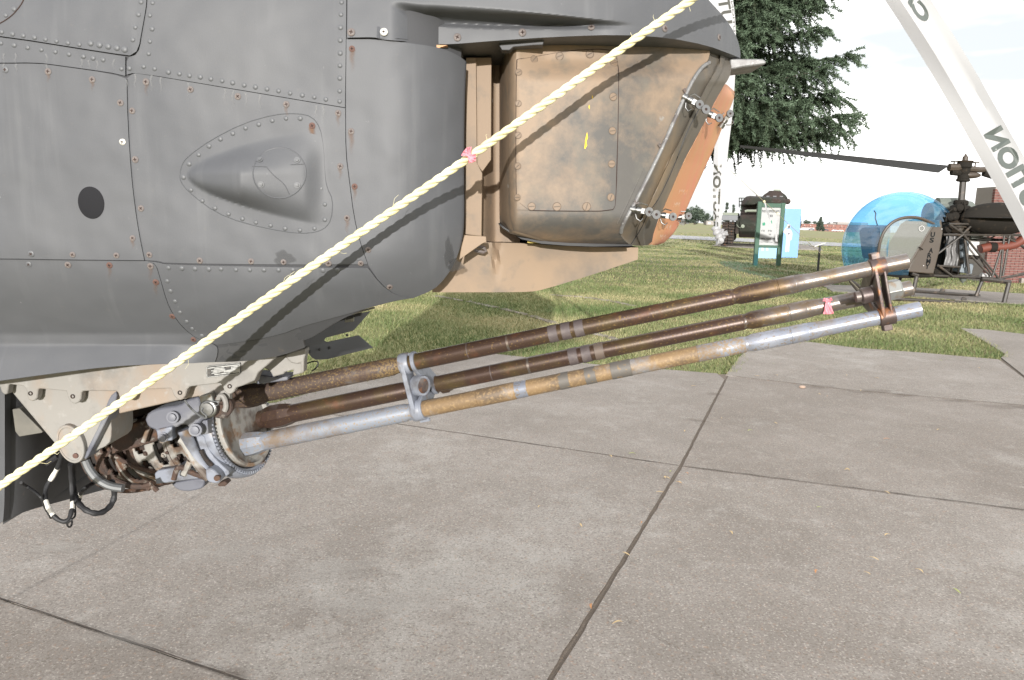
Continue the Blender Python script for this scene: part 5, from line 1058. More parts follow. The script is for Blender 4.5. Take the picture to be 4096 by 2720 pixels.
for i in range(5):
    c = (2866 + 4 * i, 912 + 9 * i); rows = fan(c, 70 - 30 * i + 40 * math.sin(i), 34, 12, 20, 2.24, 6, 6, 7); vs = sum(rows, []); W = 7; fs = [(a * W + b, a * W + b + 1, a * W + W + b + 1, a * W + W + b) for a in range(6) for b in range(W - 1)]
    link('crumpled_end', mesh('crumpled_end', vs, fs, 60), M['film'], lt)
MB().tube([U(x, y, 2.235) for x, y in resample([(2860, 905), (2862, 925), (2874, 945), (2882, 958), (2880, 968), (2868, 966)], 20, 2)], [.006 + .006 * abs(math.sin(i * .7)) for i in range(21)], 9).build('crumpled_end', M['film'], lt, 60)

# ---------------------------------------------------------------- thin cord with ribbons, farther off
cA, cB = U(2700, 470, 4.5), U(3480, 1195, 16.0)
cpts = [U(lerp(2700, 3470, t), lerp(478, 1187, t) - 0, lerp(6.0, 14.0, t)) for t in np.linspace(.2, 1, 20)]
cd = thing('thin_cord', 'thin pale cord running slantwise across in front of the green sign', 'cord', cpts[-1])
MB().tube(cpts, .0035, 6).build('cord', mat('cord_pale', (.30, .27, .18), .7), cd)
def hang(label, top, bot, w):
    t = thing('cord_ribbon', label, 'ribbon', U(*top, 9.6)); rows = []
    for j in range(9):
        k = j / 8; x, y = lerp(top[0], bot[0], k), lerp(top[1], bot[1], k); rows.append([U(x + w * s + 1.5 * math.sin(j * 1.7), y, 9.6 + .02 * math.sin(j + s)) for s in (-1, 0, 1)])
    vs = sum(rows, []); fs = [(a * 3 + b, a * 3 + b + 1, a * 3 + 4 + b, a * 3 + 3 + b) for a in range(8) for b in range(2)]; link('ribbon_tail', mesh('ribbon_tail', vs, fs, 60), M['film'], t)
    MB().sphere(U(*top, 9.6), .016, 8, 6).build('knot', M['rope'], t)
hang('white ribbon tied to the cord at the top left of the sign', (3057, 806), (3090, 914), 3.0); hang('white ribbon with dark print hanging from the cord before the sign centre', (3111, 855), (3105, 966), 4.0)
# ================================================================ foliage helpers
def leaf_mat(name, dark, mid, light):
    m = bpy.data.materials.new(name); nt, n, l = nodes(m); b = n['Principled BSDF']; b.inputs['Roughness'].default_value = 0.65; b.inputs['Specular IOR Level'].default_value = .25
    at = n.new('ShaderNodeAttribute'); at.attribute_name = 'tint'; r = n.new('ShaderNodeValToRGB'); e = r.color_ramp.elements
    e[0].position = 0; e[0].color = (*dark, 1); e[1].position = 1; e[1].color = (*light, 1); x = e.new(.5); x.color = (*mid, 1)
    l.new(at.outputs['Fac'], r.inputs[0]); l.new(r.outputs[0], b.inputs['Base Color']); return m
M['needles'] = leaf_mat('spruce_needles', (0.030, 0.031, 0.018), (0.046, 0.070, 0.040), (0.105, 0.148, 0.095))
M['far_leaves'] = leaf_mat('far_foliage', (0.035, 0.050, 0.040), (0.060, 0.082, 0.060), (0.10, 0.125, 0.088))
M['bark'] = mat('spruce_bark', (0.055, 0.042, 0.034), .9, layers=[lay((0.10, 0.085, 0.07), 14, .5, .65)], bump=(20, .8, .02))
def brush(P, D, Ls, nn, length, width, tint, jitter=.5):
    """needle tufts: nn triangles around each point, leaning along D"""
    P = np.repeat(np.asarray(P), nn, 0); D = np.repeat(np.asarray(D), nn, 0); T = np.repeat(np.asarray(tint), nn); n = len(P)
    r = rng.normal(0, 1, (n, 3)); r /= np.linalg.norm(r, axis=1)[:, None]; d = D * .65 + r * .75; d /= np.linalg.norm(d, axis=1)[:, None]
    s = np.cross(d, rng.normal(0, 1, (n, 3))); s /= np.linalg.norm(s, axis=1)[:, None] + 1e-9
    L = length * rng.uniform(.6, 1.3, n)[:, None]; w = width * rng.uniform(.6, 1.3, n)[:, None]; base = P + r * .01
    v = np.stack([base - s * w, base + s * w, base + d * L], 1).reshape(-1, 3); return v, np.repeat(np.clip(T + rng.normal(0, .13, n), 0, 1), 3)
# ---------------------------------------------------------------- spruce
TX, TY = U(2400, 900, 22).x, 22.0
spr = thing('spruce_tree', 'large dark green spruce with drooping boughs behind the helicopter hood', 'tree', (TX, TY, 0))
tr = MB(); tr.tube([(TX, TY, -.1), (TX, TY, .4), (TX + .05, TY, 4), (TX, TY, 9), (TX, TY, 15)], [.34, .27, .22, .14, .02], 12)
tp, td, tt = [], [], []; random.seed(21)
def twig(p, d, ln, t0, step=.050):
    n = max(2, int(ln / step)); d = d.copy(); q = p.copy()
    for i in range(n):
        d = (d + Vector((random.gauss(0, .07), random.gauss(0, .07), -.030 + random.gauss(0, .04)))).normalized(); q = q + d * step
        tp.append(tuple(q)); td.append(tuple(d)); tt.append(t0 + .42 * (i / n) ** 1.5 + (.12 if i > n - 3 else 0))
z = 3.85
while z < 13.5:
    nl = 9
    for k in range(nl):
        az = 2 * math.pi * (k / nl) + z * 2.3 + random.uniform(-.3, .3); right = math.cos(az - R(-35))
        L = (7.2 - .44 * (z - 3.4)) * random.uniform(.80, 1.04)
        if L < .4: continue
        if right < -.3: dens = .2
        else: dens = 1.0
        d = Vector((math.cos(az), math.sin(az), 0)); p = Vector((TX, TY, z)); pts = [p.copy()]; n = max(4, int(L / .24)); up = random.uniform(-.16, -.02)
        for i in range(n):
            t = i / n; q = d * (L / n) + Vector((random.gauss(0, .03), random.gauss(0, .03), (up + .26 * t * t) * L / n)); p = p + q; pts.append(p.copy())
            if t > .18 and random.random() < dens:
                side = d.cross(Vector((0, 0, 1)))
                for s in (-1, 1, -1, 1):
                    l2 = (1.15 - .5 * t) * random.uniform(.6, 1.25) * min(1, L / 3.5)
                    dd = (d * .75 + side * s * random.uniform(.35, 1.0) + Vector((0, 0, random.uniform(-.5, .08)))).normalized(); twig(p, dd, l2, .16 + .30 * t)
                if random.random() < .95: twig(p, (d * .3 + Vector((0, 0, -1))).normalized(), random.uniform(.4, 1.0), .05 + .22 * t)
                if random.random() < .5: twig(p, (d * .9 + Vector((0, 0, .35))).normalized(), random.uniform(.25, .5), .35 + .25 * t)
        twig(p, d, .45, .5); tr.tube(pts, [max(.008, .055 * (1 - i / len(pts)) * min(1, L / 4)) for i in range(len(pts))], 6)
    z += .27
tr.build('trunk', M['bark'], spr, 60)
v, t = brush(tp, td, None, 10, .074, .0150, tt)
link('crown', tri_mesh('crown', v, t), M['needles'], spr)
# ---------------------------------------------------------------- far trees
def far_tree(label, nx, base_ny, top_ny, wpx, kind='round', Y=None, group='far trees along the field', n=900):
    Y = Y or 430.0; p_ = U(nx, base_ny, Y); b = Vector((p_.x, Y, terr(p_.x, Y))); s = b.y / F; H = U(nx, top_ny, Y).z - b.z; W = wpx * s / 2; o = thing('far_tree', label, 'tree', b, group)
    k = MB(); k.tube([b, b + Vector((0, 0, H * .45)), b + Vector((0, 0, H * .9))], [W * .10, W * .07, W * .02], 7)
    for a in (0, 2.1, 4.2): k.tube([b + Vector((0, 0, H * .3)), b + Vector((math.cos(a) * W * .5, math.sin(a) * W * .5, H * .6))], [W * .05, W * .02], 5)
    k.build('trunk', M['bark'], o); P, D, T = [], [], []; rr = random.Random(int(nx * 7 + top_ny))
    cl = []
    for i in range(30):
        if kind == 'cone':
            h = rr.random() ** 1.2; r = W * (1 - h) * (.75 + .35 * math.sin(h * 28) * .5); a = rr.uniform(0, 6.28); c = Vector((math.cos(a) * r * rr.uniform(.2, 1), math.sin(a) * r * rr.uniform(.2, 1), H * (.12 + .88 * h))); cr_ = max(.05 * H, W * .32 * (1 - h * .7))
        else:
            h = rr.uniform(0, 1); r = W * .80 * math.sin(math.pi * min(.97, .22 + .72 * h)); a = rr.uniform(0, 6.28); q = rr.random() ** .5; c = Vector((math.cos(a) * r * q, math.sin(a) * r * q, H * (.27 + .62 * h))); cr_ = W * rr.uniform(.22, .38)
        cl.append((c, cr_, rr.uniform(-.15, .15)))
    for i in range(n):
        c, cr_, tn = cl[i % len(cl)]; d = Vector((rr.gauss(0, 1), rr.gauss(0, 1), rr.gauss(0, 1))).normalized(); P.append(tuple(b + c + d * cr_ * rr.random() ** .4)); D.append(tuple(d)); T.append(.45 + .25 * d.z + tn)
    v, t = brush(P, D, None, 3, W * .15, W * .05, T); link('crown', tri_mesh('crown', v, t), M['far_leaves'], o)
far_tree('broad dark tree across the field beside the white tape end', 2778, 898, 831, 92, 'round', n=1600)
far_tree('lower tree joining the broad tree on its left', 2742, 890, 838, 60); far_tree('shorter tree at the right end of the left tree group', 2828, 894, 856, 46); far_tree('small tree between the broad tree and the white shed', 2855, 894, 860, 40)
far_tree('tall pine just left of the tank turret', 2903, 895, 812, 46, 'cone'); far_tree('pointed pine standing between tape and tank', 2930, 895, 818, 40, 'cone', n=600); far_tree('pine partly hidden behind the tank turret basket', 2962, 895, 820, 40, 'cone')
far_tree('bushy conifer standing before the red brick building', 3279, 918, 868, 50, 'cone', Y=500, n=1600); far_tree('small round tree behind the red building roof', 3318, 915, 887, 26, Y=700); far_tree('tree edge showing just right of the blue board', 3198, 915, 864, 22, 'cone', Y=500)
far_tree('low tree line left end above the red building', 3222, 916, 882, 50, Y=720); far_tree('low tree line right end above the red building', 3255, 916, 885, 40, Y=720); far_tree('tree line behind the bubble helicopter engine', 3860, 935, 862, 130, Y=400); far_tree('green tree clump behind the fuel tanks of the bubble helicopter', 3960, 940, 870, 110, Y=400)
# ---------------------------------------------------------------- far buildings
M['brick_far'] = mat('far_brick', (0.20, 0.095, 0.078), .85, layers=[lay((0.25, 0.13, 0.105), .8, .4, .7)]); M['far_white'] = mat('far_white', (0.42, 0.41, 0.40), .7); M['far_grey'] = mat('far_grey_wall', (0.25, 0.23, 0.215), .8); M['far_glass'] = mat('far_glass', (0.06, 0.055, 0.06), .2); M['roof_grey'] = mat('roof_grey', (0.17, 0.17, 0.165), .8)
Yb = 600.0; zz = lambda ny, nx=3300, Y=Yb: U(nx, ny, Y).z; xx_ = lambda nx, Y=Yb: U(nx, 910, Y).x
bd = thing('brick_building', 'long low red brick building with small dark windows beyond the field', 'building', (xx_(3290), Yb, zz(921)))
MB().box((xx_(3100), Yb, zz(926)), (xx_(3560), Yb + 14, zz(897))).build('wall', M['brick_far'], bd, 0); MB().box((xx_(3098), Yb - .5, zz(897)), (xx_(3562), Yb + 14, zz(896))).build('roof', M['roof_grey'], bd, 0)
MB().box((xx_(3357), Yb + 4, zz(896)), (xx_(3480), Yb + 13, zz(887))).build('upper_block', M['far_grey'], bd, 0); MB().box((xx_(3330), Yb + 6, zz(896)), (xx_(3356), Yb + 12, zz(892))).build('upper_block', M['far_grey'], bd, 0)
MB().box((xx_(3100), Yb - .6, zz(922)), (xx_(3257), Yb - .02, zz(912))).build('white_wall', M['far_white'], bd, 0)
for nx in (3210, 3217, 3225, 3234, 3247, 3302, 3308, 3315, 3324, 3339, 3359, 3374): MB().box((xx_(nx), Yb - .1, zz(911)), (xx_(nx + 3.2), Yb + .02, zz(906.5))).build('window', M['far_glass'], bd, 0)
for nx in (3217.5, 3241, 3308, 3333, 3366): MB().sphere((xx_(nx), Yb - .25, zz(903)), .42, 8, 6).build('wall_lamp', M['far_white'], bd)
for nx in (3212, 3252): MB().prism([Vector((xx_(nx - 6), Yb + 2, zz(896))), Vector((xx_(nx + 5), Yb + 2, zz(896))), Vector((xx_(nx + 3), Yb + 2, zz(892)))], (0, 4, 0)).build('roof_vent', M['far_white'], bd, 0)
sh = thing('white_shed', 'small pale shed with a white door at the far field edge', 'shed', U(2845, 897, 420.0)); Ys = 420.0
f = lambda nx, ny: U(nx, ny, Ys)
MB().box((f(2826, 890).x, Ys, f(2845, 900).z), (f(2862, 890).x, Ys + 6, f(2845, 885).z)).build('wall', M['far_grey'], sh, 0); MB().box((f(2825, 890).x, Ys - .3, f(2845, 885).z), (f(2863, 890).x, Ys + 6.3, f(2845, 883.6).z)).build('roof', M['far_white'], sh, 0); MB().box((f(2832, 890).x, Ys - .08, f(2838, 896).z), (f(2844, 890).x, Ys + .02, f(2838, 889).z)).build('door', M['far_white'], sh, 0)
ho = thing('far_house', 'low house with dark roof half hidden by the broad far tree', 'house', U(2737, 893, 460.0)); Yh = 460.0; f = lambda nx, ny: U(nx, ny, Yh)
MB().box((f(2715, 888).x, Yh, f(2735, 896).z), (f(2756, 888).x, Yh + 7, f(2735, 883).z)).build('wall', M['far_white'], ho, 0)
a_, b_, zt, zb = f(2713, 880).x, f(2758, 880).x, f(2735, 873).z, f(2735, 883).z; MB().add([(a_, Yh - .5, zb), (b_, Yh - .5, zb), (b_ - 1, Yh + 3.5, zt), (a_ + 1, Yh + 3.5, zt), (a_, Yh + 7.5, zb), (b_, Yh + 7.5, zb)], [(0, 1, 2, 3), (3, 2, 5, 4), (0, 3, 4), (1, 5, 2), (0, 4, 5, 1)]).build('roof', M['roof_grey'], ho, 0)
for nx in (2720, 2729, 2738, 2748): MB().box((f(nx, 888).x, Yh - .06, f(nx, 890.5).z), (f(nx + 4, 888).x, Yh + .05, f(nx, 885.5).z)).build('window', M['far_glass'], ho, 0)
def car(label, nx, ny, col, ln=4.4):
    p = U(nx, ny - 3, 560.0); o = thing('parked_car', label, 'car', p, 'cars parked beyond the field'); m = mat('car_paint', col, .3, spec=.6); x0 = p.x - ln / 2; y0 = p.y
    prof = [(0, .35), (.02, .75), (.18, .85), (.30, 1.38), (.68, 1.42), (.82, .95), (.98, .85), (1, .4)]; MB().prism([Vector((x0 + a * ln, y0, p.z + z)) for a, z in prof], (0, 1.7, 0)).build('body', m, o, 0, .08)
    wp = [(.22, .90), (.325, 1.30), (.655, 1.33), (.76, .96)]; MB().prism([Vector((x0 + a * ln, y0 - .02, p.z + z)) for a, z in wp], (0, 1.74, 0)).build('window', M['far_glass'], o, 0)
    for a in (.2, .8): MB().lathe((x0 + a * ln, y0 - .03, p.z + .33), (0, 1, 0), [(0, .16), (0, .33), (.22, .33), (.22, .16)], 14).build('wheel', M['black'], o)
for l_, nx, ny, c in (('silver car at the left end of the far car row', 3205, 922, (.75, .75, .76)), ('dark car beside the silver car in the far row', 3246, 924, (.10, .11, .15)), ('white car at the middle of the far car row', 3287, 927, (.85, .85, .85)), ('dark blue car just right of the white far car', 3304, 927, (.05, .06, .09)), ('light blue-grey car near the bubble in the far row', 3340, 929, (.55, .60, .70)), ('pale beige car nearest the bubble in the far row', 3364, 930, (.66, .62, .56))): car(l_, nx, ny, c)
# ---------------------------------------------------------------- tank
M['od'] = mat('tank_green', (0.026, 0.028, 0.022), .85, spec=.2, layers=[lay((0.040, 0.030, 0.026), .7, .46, .54), lay((0.025, 0.025, 0.025), .9, .56, .62), lay((0.11, 0.10, 0.09), 9, .6, .75, amt=.5)]); M['track'] = mat('track_rubber', (0.030, 0.024, 0.020), .9, layers=[lay((0.11, 0.055, 0.028), 7, .55, .68, amt=.8)]); M['fender'] = mat('fender_grey', (0.12, 0.125, 0.135), .5)
M['tank_light'] = mat('tank_pale_green', (0.17, 0.19, 0.15), .7)
TYk = 41.0; tk = thing('tank', 'dark camouflaged battle tank parked facing the camera behind the green sign', 'tank', (U(3015, 980, TYk).x, TYk, 0)); t_ = lambda nx, ny: U(nx, ny, TYk)
X0, X1 = t_(2888, 930).x, t_(3143, 930).x; tw = t_(2941, 930).x - X0; zt = t_(2915, 882).z
for xa in (X0, X1 - tw):
    tb = MB(); tb.box((xa + .03, TYk + .35, .25), (xa + tw - .03, TYk + 6.2, zt - .05)); tro = tb.build('track', M['track'], tk, 0, .15)
    for i in range(9):
        z0 = .07 + i * (zt - .1) / 9; 
        for hx in (0, .5): MB().box((xa + hx * tw + .02, TYk + .20 + (.12 if i == 0 else 0), z0), (xa + (hx + .5) * tw - .02, TYk + .40, z0 + .105)).build('track_pad', M['track'], tro, 0, .02)
    for i in range(6): MB().lathe((xa + .06 if xa == X0 else xa + tw - .26, TYk + .9 + i * .9, .42), (1, 0, 0), [(0, .12), (0, .36), (.2, .36), (.2, .12)], 18).build('road_wheel', M['od'], tro)
MB().box((X0 - .05, TYk + .05, zt), (X0 + tw + .12, TYk + 6.3, t_(2915, 861).z)).build('fender', M['fender'], tk, 0, .03); MB().box((X1 - tw - .12, TYk + .05, zt), (X1 + .05, TYk + 6.3, t_(2915, 861).z)).build('fender', M['fender'], tk, 0, .03)
MB().box((X0, TYk + .9, t_(2915, 861).z), (X0 + tw + .1, TYk + 4.5, t_(2915, 849).z)).build('stowage_box', M['tank_light'], tk, 0, .03)
hx0, hx1 = X0 + tw + .22, X1 - tw - .22; zb, zm, zu = t_(3000, 952).z, t_(3000, 893).z, t_(3000, 845).z
MB().prism([Vector((hx0, TYk + .9, zb)), Vector((hx0, TYk + .25, zb + .35)), Vector((hx0, TYk + .1, zm)), Vector((hx0, TYk + .9, zu - .1)), Vector((hx0, TYk + 1.4, zu)), Vector((hx0, TYk + 6.4, zu)), Vector((hx0, TYk + 6.4, zb))], (hx1 - hx0, 0, 0)).build('hull', M['od'], tk, 0, .06)
MB().box((hx0 - .2, TYk + .3, zb + .2), (hx0, TYk + 5.8, zm + .25)).build('hull_side', M['od'], tk, 0, .03); MB().tube([t_(2982, 846), t_(2990, 843), t_(3060, 843)], .07, 10).build('glacis_rail', M['tank_light'], tk)
MB().lathe(t_(2973, 905), (0, -1, 0), [(-.1, .10), (.03, .10), (.04, .08), (.04, .005)], 16).build('headlight', M['tank_light'], tk); MB().tube([t_(2950, 898), t_(2956, 908), t_(2966, 912)], .015, 6).build('light_guard', M['tank_light'], tk)
MB().lathe(t_(3050, 835) + Vector((0, 2.4, 0)), (0, 0, 1), [(-.25, 1.15), (.22, 1.15)], 32).build('turret_ring', M['od'], tk)
tu = [(2962, 822), (2970, 800), (2984, 783), (3000, 780), (3135, 789), (3146, 804), (3140, 818)]
tm = MB(); base = [t_(*p) for p in tu]; n = len(base); c = t_(3052, 805)
vs = [p + Vector((0, 1.2, 0)) for p in base] + [c + (p - c) * .72 + Vector((0, .35, -.02)) for p in base] + [p + Vector((0, 4.2, 0)) for p in base]; fs = [tuple(range(n, 2 * n))]
for i in range(n): j = (i + 1) % n; fs += [(i, j, n + j, n + i), (i, 2 * n + i, 2 * n + j, j)]
fs.append(tuple(range(3 * n - 1, 2 * n - 1, -1))); tm.add(vs, fs); tm.build('turret', M['od'], tk, 30, .08)
cu = MB(); cc = t_(3097, 788) + Vector((0, 2.2, 0)); cu.lathe(cc, (0, 0, 1), [(-.12, .66), (0, .70), (.05, .68), (.18, .58), (.34, .36), (.40, .32)], 24); cuo = cu.build('cupola', M['od'], tk); MB().box(tuple(t_(3094, 760) + Vector((0, 1.9, 0))), tuple(t_(3121, 753) + Vector((0, 2.4, 0)))).build('sight_box', M['tank_light'], cuo, 0, .02)
for dx in (-.35, 0, .35): MB().box((cc.x + dx - .09, cc.y - .70 + abs(dx) * .3, cc.z + .05), (cc.x + dx + .09, cc.y - .52, cc.z + .10)).build('vision_block', M['fender'], cuo, 0)
MB().sphere(t_(3147, 804) + Vector((0, 1.5, 0)), .16, 14, 10).build('rangefinder_blister', M['track'], tk)
MB().lathe(t_(3052, 812) + Vector((0, .9, 0)), (0, -1, .02), [(0, .22), (.6, .16), (2.2, .12), (2.25, .09)], 18).build('gun_tube', M['od'], tk)
bk = MB()
for ny in (785, 800, 815): bk.tube([t_(2953, ny) + Vector((0, 3, 0)), t_(2985, ny + 1) + Vector((0, 3, 0))], .025, 6)
for nx in (2955, 2965, 2978): bk.tube([t_(nx, 784) + Vector((0, 3, 0)), t_(nx, 825) + Vector((0, 3, 0))], .025, 6)
bk.build('stowage_rack', M['od'], tk); MB().tube([t_(3026, 775) + Vector((0, 2, 0)), t_(3026, 785) + Vector((0, 2, 0))], .03, 6).build('antenna_base', M['track'], tk)
tk.rotation_euler.z = R(-18.0)
# ---------------------------------------------------------------- green photo sign
M['sign_green'] = mat('sign_green', (0.025, 0.075, 0.046), .6, layers=[lay((0.035, 0.095, 0.06), 6, .45, .7)]); M['sign_white'] = mat('sign_white', (0.34, 0.345, 0.345), .6); M['ink_dark'] = mat('sign_ink', (0.008, 0.009, 0.010), .8, spec=.1); M['ink_sign_green'] = mat('sign_icon_green', (0.01, 0.20, 0.11), .6)
SY = 24.5; s_ = lambda nx, ny: U(nx, ny, SY); sg = thing('photo_sign', 'green framed white photo opportunity sign on two posts in the grass', 'sign', (s_(3023, 1054).x, SY, 0))
pl, pr = s_(3023, 1054).x, s_(3116, 1050).x; pw2 = .068; ztl, zbl = s_(3040, 806).z, s_(3030, 981).z
for x in (pl, pr): MB().box((x - pw2, SY, -.05), (x + pw2, SY + .12, ztl if x == pl else ztl - .03)).build('post', M['sign_green'], sg, 0, .008)
MB().box((pl + pw2, SY + .003, s_(3090, 830).z), (pr - pw2, SY + .117, ztl - .05)).build('top_rail', M['sign_green'], sg, 0, .008); MB().box((pl + pw2, SY + .003, s_(3080, 992).z), (pr - pw2, SY + .117, s_(3080, 981).z)).build('bottom_rail', M['sign_green'], sg, 0, .008)
px0, px1, pz0, pz1 = pl + pw2, pr - pw2, s_(3080, 981).z, s_(3090, 830).z; pn = MB().box((px0, SY + .04, pz0), (px1, SY + .07, pz1)).build('panel', M['sign_white'], sg, 0)
def sign_text(body, u, v, w, h, m='ink_dark', bold=0.0):
    vs, fs = text_geo(body, 1, 1, bold); W = max(p[0] for p in vs) - min(p[0] for p in vs); H = max(p[1] for p in vs) - min(p[1] for p in vs); cx = (max(p[0] for p in vs) + min(p[0] for p in vs)) / 2
    P = [(lerp(px0, px1, u) + (p[0] - cx) / W * w * (px1 - px0), SY + .036, lerp(pz1, pz0, v) + p[1] / H * h * (pz1 - pz0)) for p in vs]; link('sign_lettering', mesh('sign_lettering', P, fs), M[m], pn)
sign_text('PHOTO OPPORTUNITY', .50, .105, .92, .065, bold=.012); sign_text('AREA', .50, .225, .24, .065, bold=.012); sign_text('IN TANK', .17, .62, .17, .045); sign_text('BE THREE', .53, .62, .20, .045); sign_text('TAKES', .54, .715, .13, .045); sign_text('CAMERAS AVAILABLE IN STORE', .50, .83, .95, .052, bold=.01); sign_text('IN MEMORY OF COL AND MRS POWELL', .37, .92, .68, .022)
def icon(pts): MB().prism([Vector((lerp(px0, px1, u), SY + .034, lerp(pz1, pz0, v))) for u, v in pts], (0, .006, 0)).build('sign_icon', M['ink_sign_green'], pn, 0)
icon([(.08, .41), (.14, .42), (.15, .40), (.20, .39), (.25, .42), (.25, .46), (.22, .48), (.12, .48), (.10, .45), (.13, .44), (.08, .42)]); icon([(.55, .33), (.60, .38), (.60, .42), (.57, .45), (.52, .42), (.53, .37)]); icon([(.86, .35), (.91, .41), (.90, .46), (.86, .48), (.83, .44), (.84, .38)])
# ---------------------------------------------------------------- blue photo boards
M['board_blue'] = mat('board_blue', (0.145, 0.285, 0.52), .6, layers=[lay((0.16, 0.305, 0.55), 2, .4, .7)]); M['paint_white'] = mat('figure_white', (0.50, 0.49, 0.48), .7); M['dark_hole'] = mat('cut_out_dark', (0.035, 0.022, 0.018), .9); M['navy'] = mat('navy_paint', (0.02, 0.03, 0.08), .7)
PY = 30.5; b_ = lambda nx, ny: U(nx, ny, PY)
p1 = thing('photo_board', 'bright blue photo board painted with a saluting sailor in white', 'photo board', (b_(3165, 1022).x, PY, 0)); MB().box((b_(3115, 1022).x, PY, 0), (b_(3191, 1022).x, PY + .12, b_(3160, 834).z)).build('board', M['board_blue'], p1, 0, .01)
Zs = crop(3000, 800, 6.03)
def paint(parent, name, m, pts, d=.006, sm=1): 
    P = chaikin(Zs(*pts) + Zs(pts[0]), sm)[:-1]; MB().prism([b_(*q) + Vector((0, -d, 0)) for q in P], (0, d - .001, 0)).build(name, M[m], parent, 0)
paint(p1, 'painted_suit', 'paint_white', [(925, 700), (890, 715), (860, 770), (850, 760), (905, 670), (920, 640), (895, 630), (850, 690), (805, 760), (810, 790), (862, 815), (875, 900), (870, 960), (862, 1100), (835, 1250), (900, 1255), (905, 1160), (915, 1160), (910, 1255), (942, 1252), (948, 1100), (968, 950), (990, 985), (1022, 850), (1015, 770), (985, 720), (955, 700)])
paint(p1, 'painted_cap', 'paint_white', [(900, 605), (930, 578), (968, 590), (972, 640), (958, 690), (920, 690), (905, 640)], .008); paint(p1, 'face_cutout', 'dark_hole', [(922, 625), (940, 612), (960, 625), (958, 670), (940, 695), (922, 680)], .011)
paint(p1, 'neckerchief', 'navy', [(895, 770), (935, 800), (985, 775), (945, 815), (958, 850), (930, 825), (905, 850), (922, 810)], .010, 0)
PY = 29.6; p2 = thing('photo_board', 'lighter blue photo board mostly hidden behind the green sign', 'photo board', (b_(3065, 1020).x, PY, 0)); M['board_blue2'] = mat('board_blue_light', (0.22, 0.41, 0.60), .6); MB().box((b_(3031, 1016).x, PY, 0), (b_(3112, 1016).x, PY + .12, b_(3070, 850).z)).build('board', M['board_blue2'], p2, 0, .01)
for x in (300, 412): paint(p2, 'painted_leg', 'paint_white', [(x - 18, 1050), (x + 18, 1050), (x + 26, 1220), (x - 24, 1220)], .006, 0)
PY = 30.5
# information stand
IY = 22.4; i_ = lambda nx, ny: U(nx, ny, IY); st_ = thing('information_stand', 'small white slanted information plate on a thin black post', 'stand', (i_(3273, 1077).x, IY, 0))
MB().box((i_(3273, 1077).x - .025, IY, -.02), (i_(3273, 1077).x + .025, IY + .05, i_(3280, 982).z)).build('post', M['black'], st_, 0)
MB().prism([i_(3257, 984), i_(3303, 970), i_(3305, 972), i_(3259, 987.5)], (0, .4, .0)).build('plate', M['paint_white'], st_, 0, .004)
# ---------------------------------------------------------------- brick wall at the right
WY = 19.3; w_ = lambda nx, ny: U(nx, ny, WY); bwx0 = w_(3938, 1100).x
M['brick'] = mat('red_brick', (0.13, 0.052, 0.044), .85, layers=[lay((0.18, 0.08, 0.062), 9, .45, .65), lay((0.085, 0.038, 0.035), 5, .52, .68)], bump=(60, .4, .004)); M['mortar'] = mat('mortar', (0.26, 0.235, 0.215), .9, bump=(90, .4, .003)); M['plinth'] = M['concrete']
bw = thing('brick_pier', 'red brick pier with pale mortar and a concrete foot at the right edge', 'wall', (bwx0 + .6, WY, 0))
MB().box((bwx0 + .012, WY + .012, 0), (bwx0 + 2.2, WY + .8, 2.45)).build('mortar_core', M['mortar'], bw, 0); MB().box((bwx0 + .9, WY - .12, 0), (bwx0 + 2.3, WY + .02, .14)).build('plinth', M['plinth'], bw, 0, .01)
bm1 = MB().box((-.1, -.012, -.0275), (.1, .09, .0275)).build('brick', M['brick'], None, 0); bmesh_ = bm1.data; bpy.data.objects.remove(bm1); bm2_ = MB().box((-.048, -.012, -.0275), (.048, .09, .0275)).build('brick', M['brick'], None, 0); bmh = bm2_.data; bpy.data.objects.remove(bm2_)
cnt = 0
for r_i in range(36):
    zc = .035 + r_i * .0665; x = bwx0 + (.1 if r_i % 2 == 0 else -.005); first = True
    if r_i % 2: link('brick', bmh, None, bw, Matrix.Translation((bwx0 + .048, WY + .002 * random.random(), zc))); x = bwx0 + .106 + .1
    while x < bwx0 + 1.62:
        link('brick', bmesh_, None, bw, Matrix.Translation((x, WY + random.uniform(-.003, .003), zc))); x += .2115; cnt += 1
# ================================================================ bubble helicopter
HY = 14.6; h_ = lambda p, dy=0.0: U(p[0], p[1], HY + dy)
Zt = crop(3300, 550, 2.24); Zr = crop(3650, 600, 2.4126)
def q_(pt, dy=0.0, Z=Zt): return h_(Z(pt)[0], dy)
M['army'] = mat('army_brown', (0.050, 0.037, 0.026), .5, layers=[lay((0.045, 0.034, 0.025), 3, .45, .65), lay((0.05, 0.045, 0.035), 7, .55, .7)]); M['army_dark'] = mat('army_dark', (0.016, 0.014, 0.0115), .85, spec=.15, layers=[lay((0.055, 0.040, 0.028), 8, .58, .7, amt=.8)])
M['tube'] = mat('frame_tube', (0.032, 0.027, 0.022), .5, layers=[lay((0.12, 0.085, 0.06), 9, .55, .7, amt=.7)]); M['blade_dark'] = mat('rotor_blade', (0.012, 0.012, 0.011), .6); M['tarp'] = mat('grey_tarp', (0.15, 0.147, 0.145), .45, bump=(9, .9, .03)); M['drum'] = mat('pale_green_metal', (0.115, 0.13, 0.112), .5, layers=[lay((0.12, 0.13, 0.11), 7, .55, .68)]); M['hose'] = mat('orange_hose', (0.12, 0.030, 0.017), .6); M['bl_box'] = mat('blue_grey_box', (0.15, 0.175, 0.195), .5)
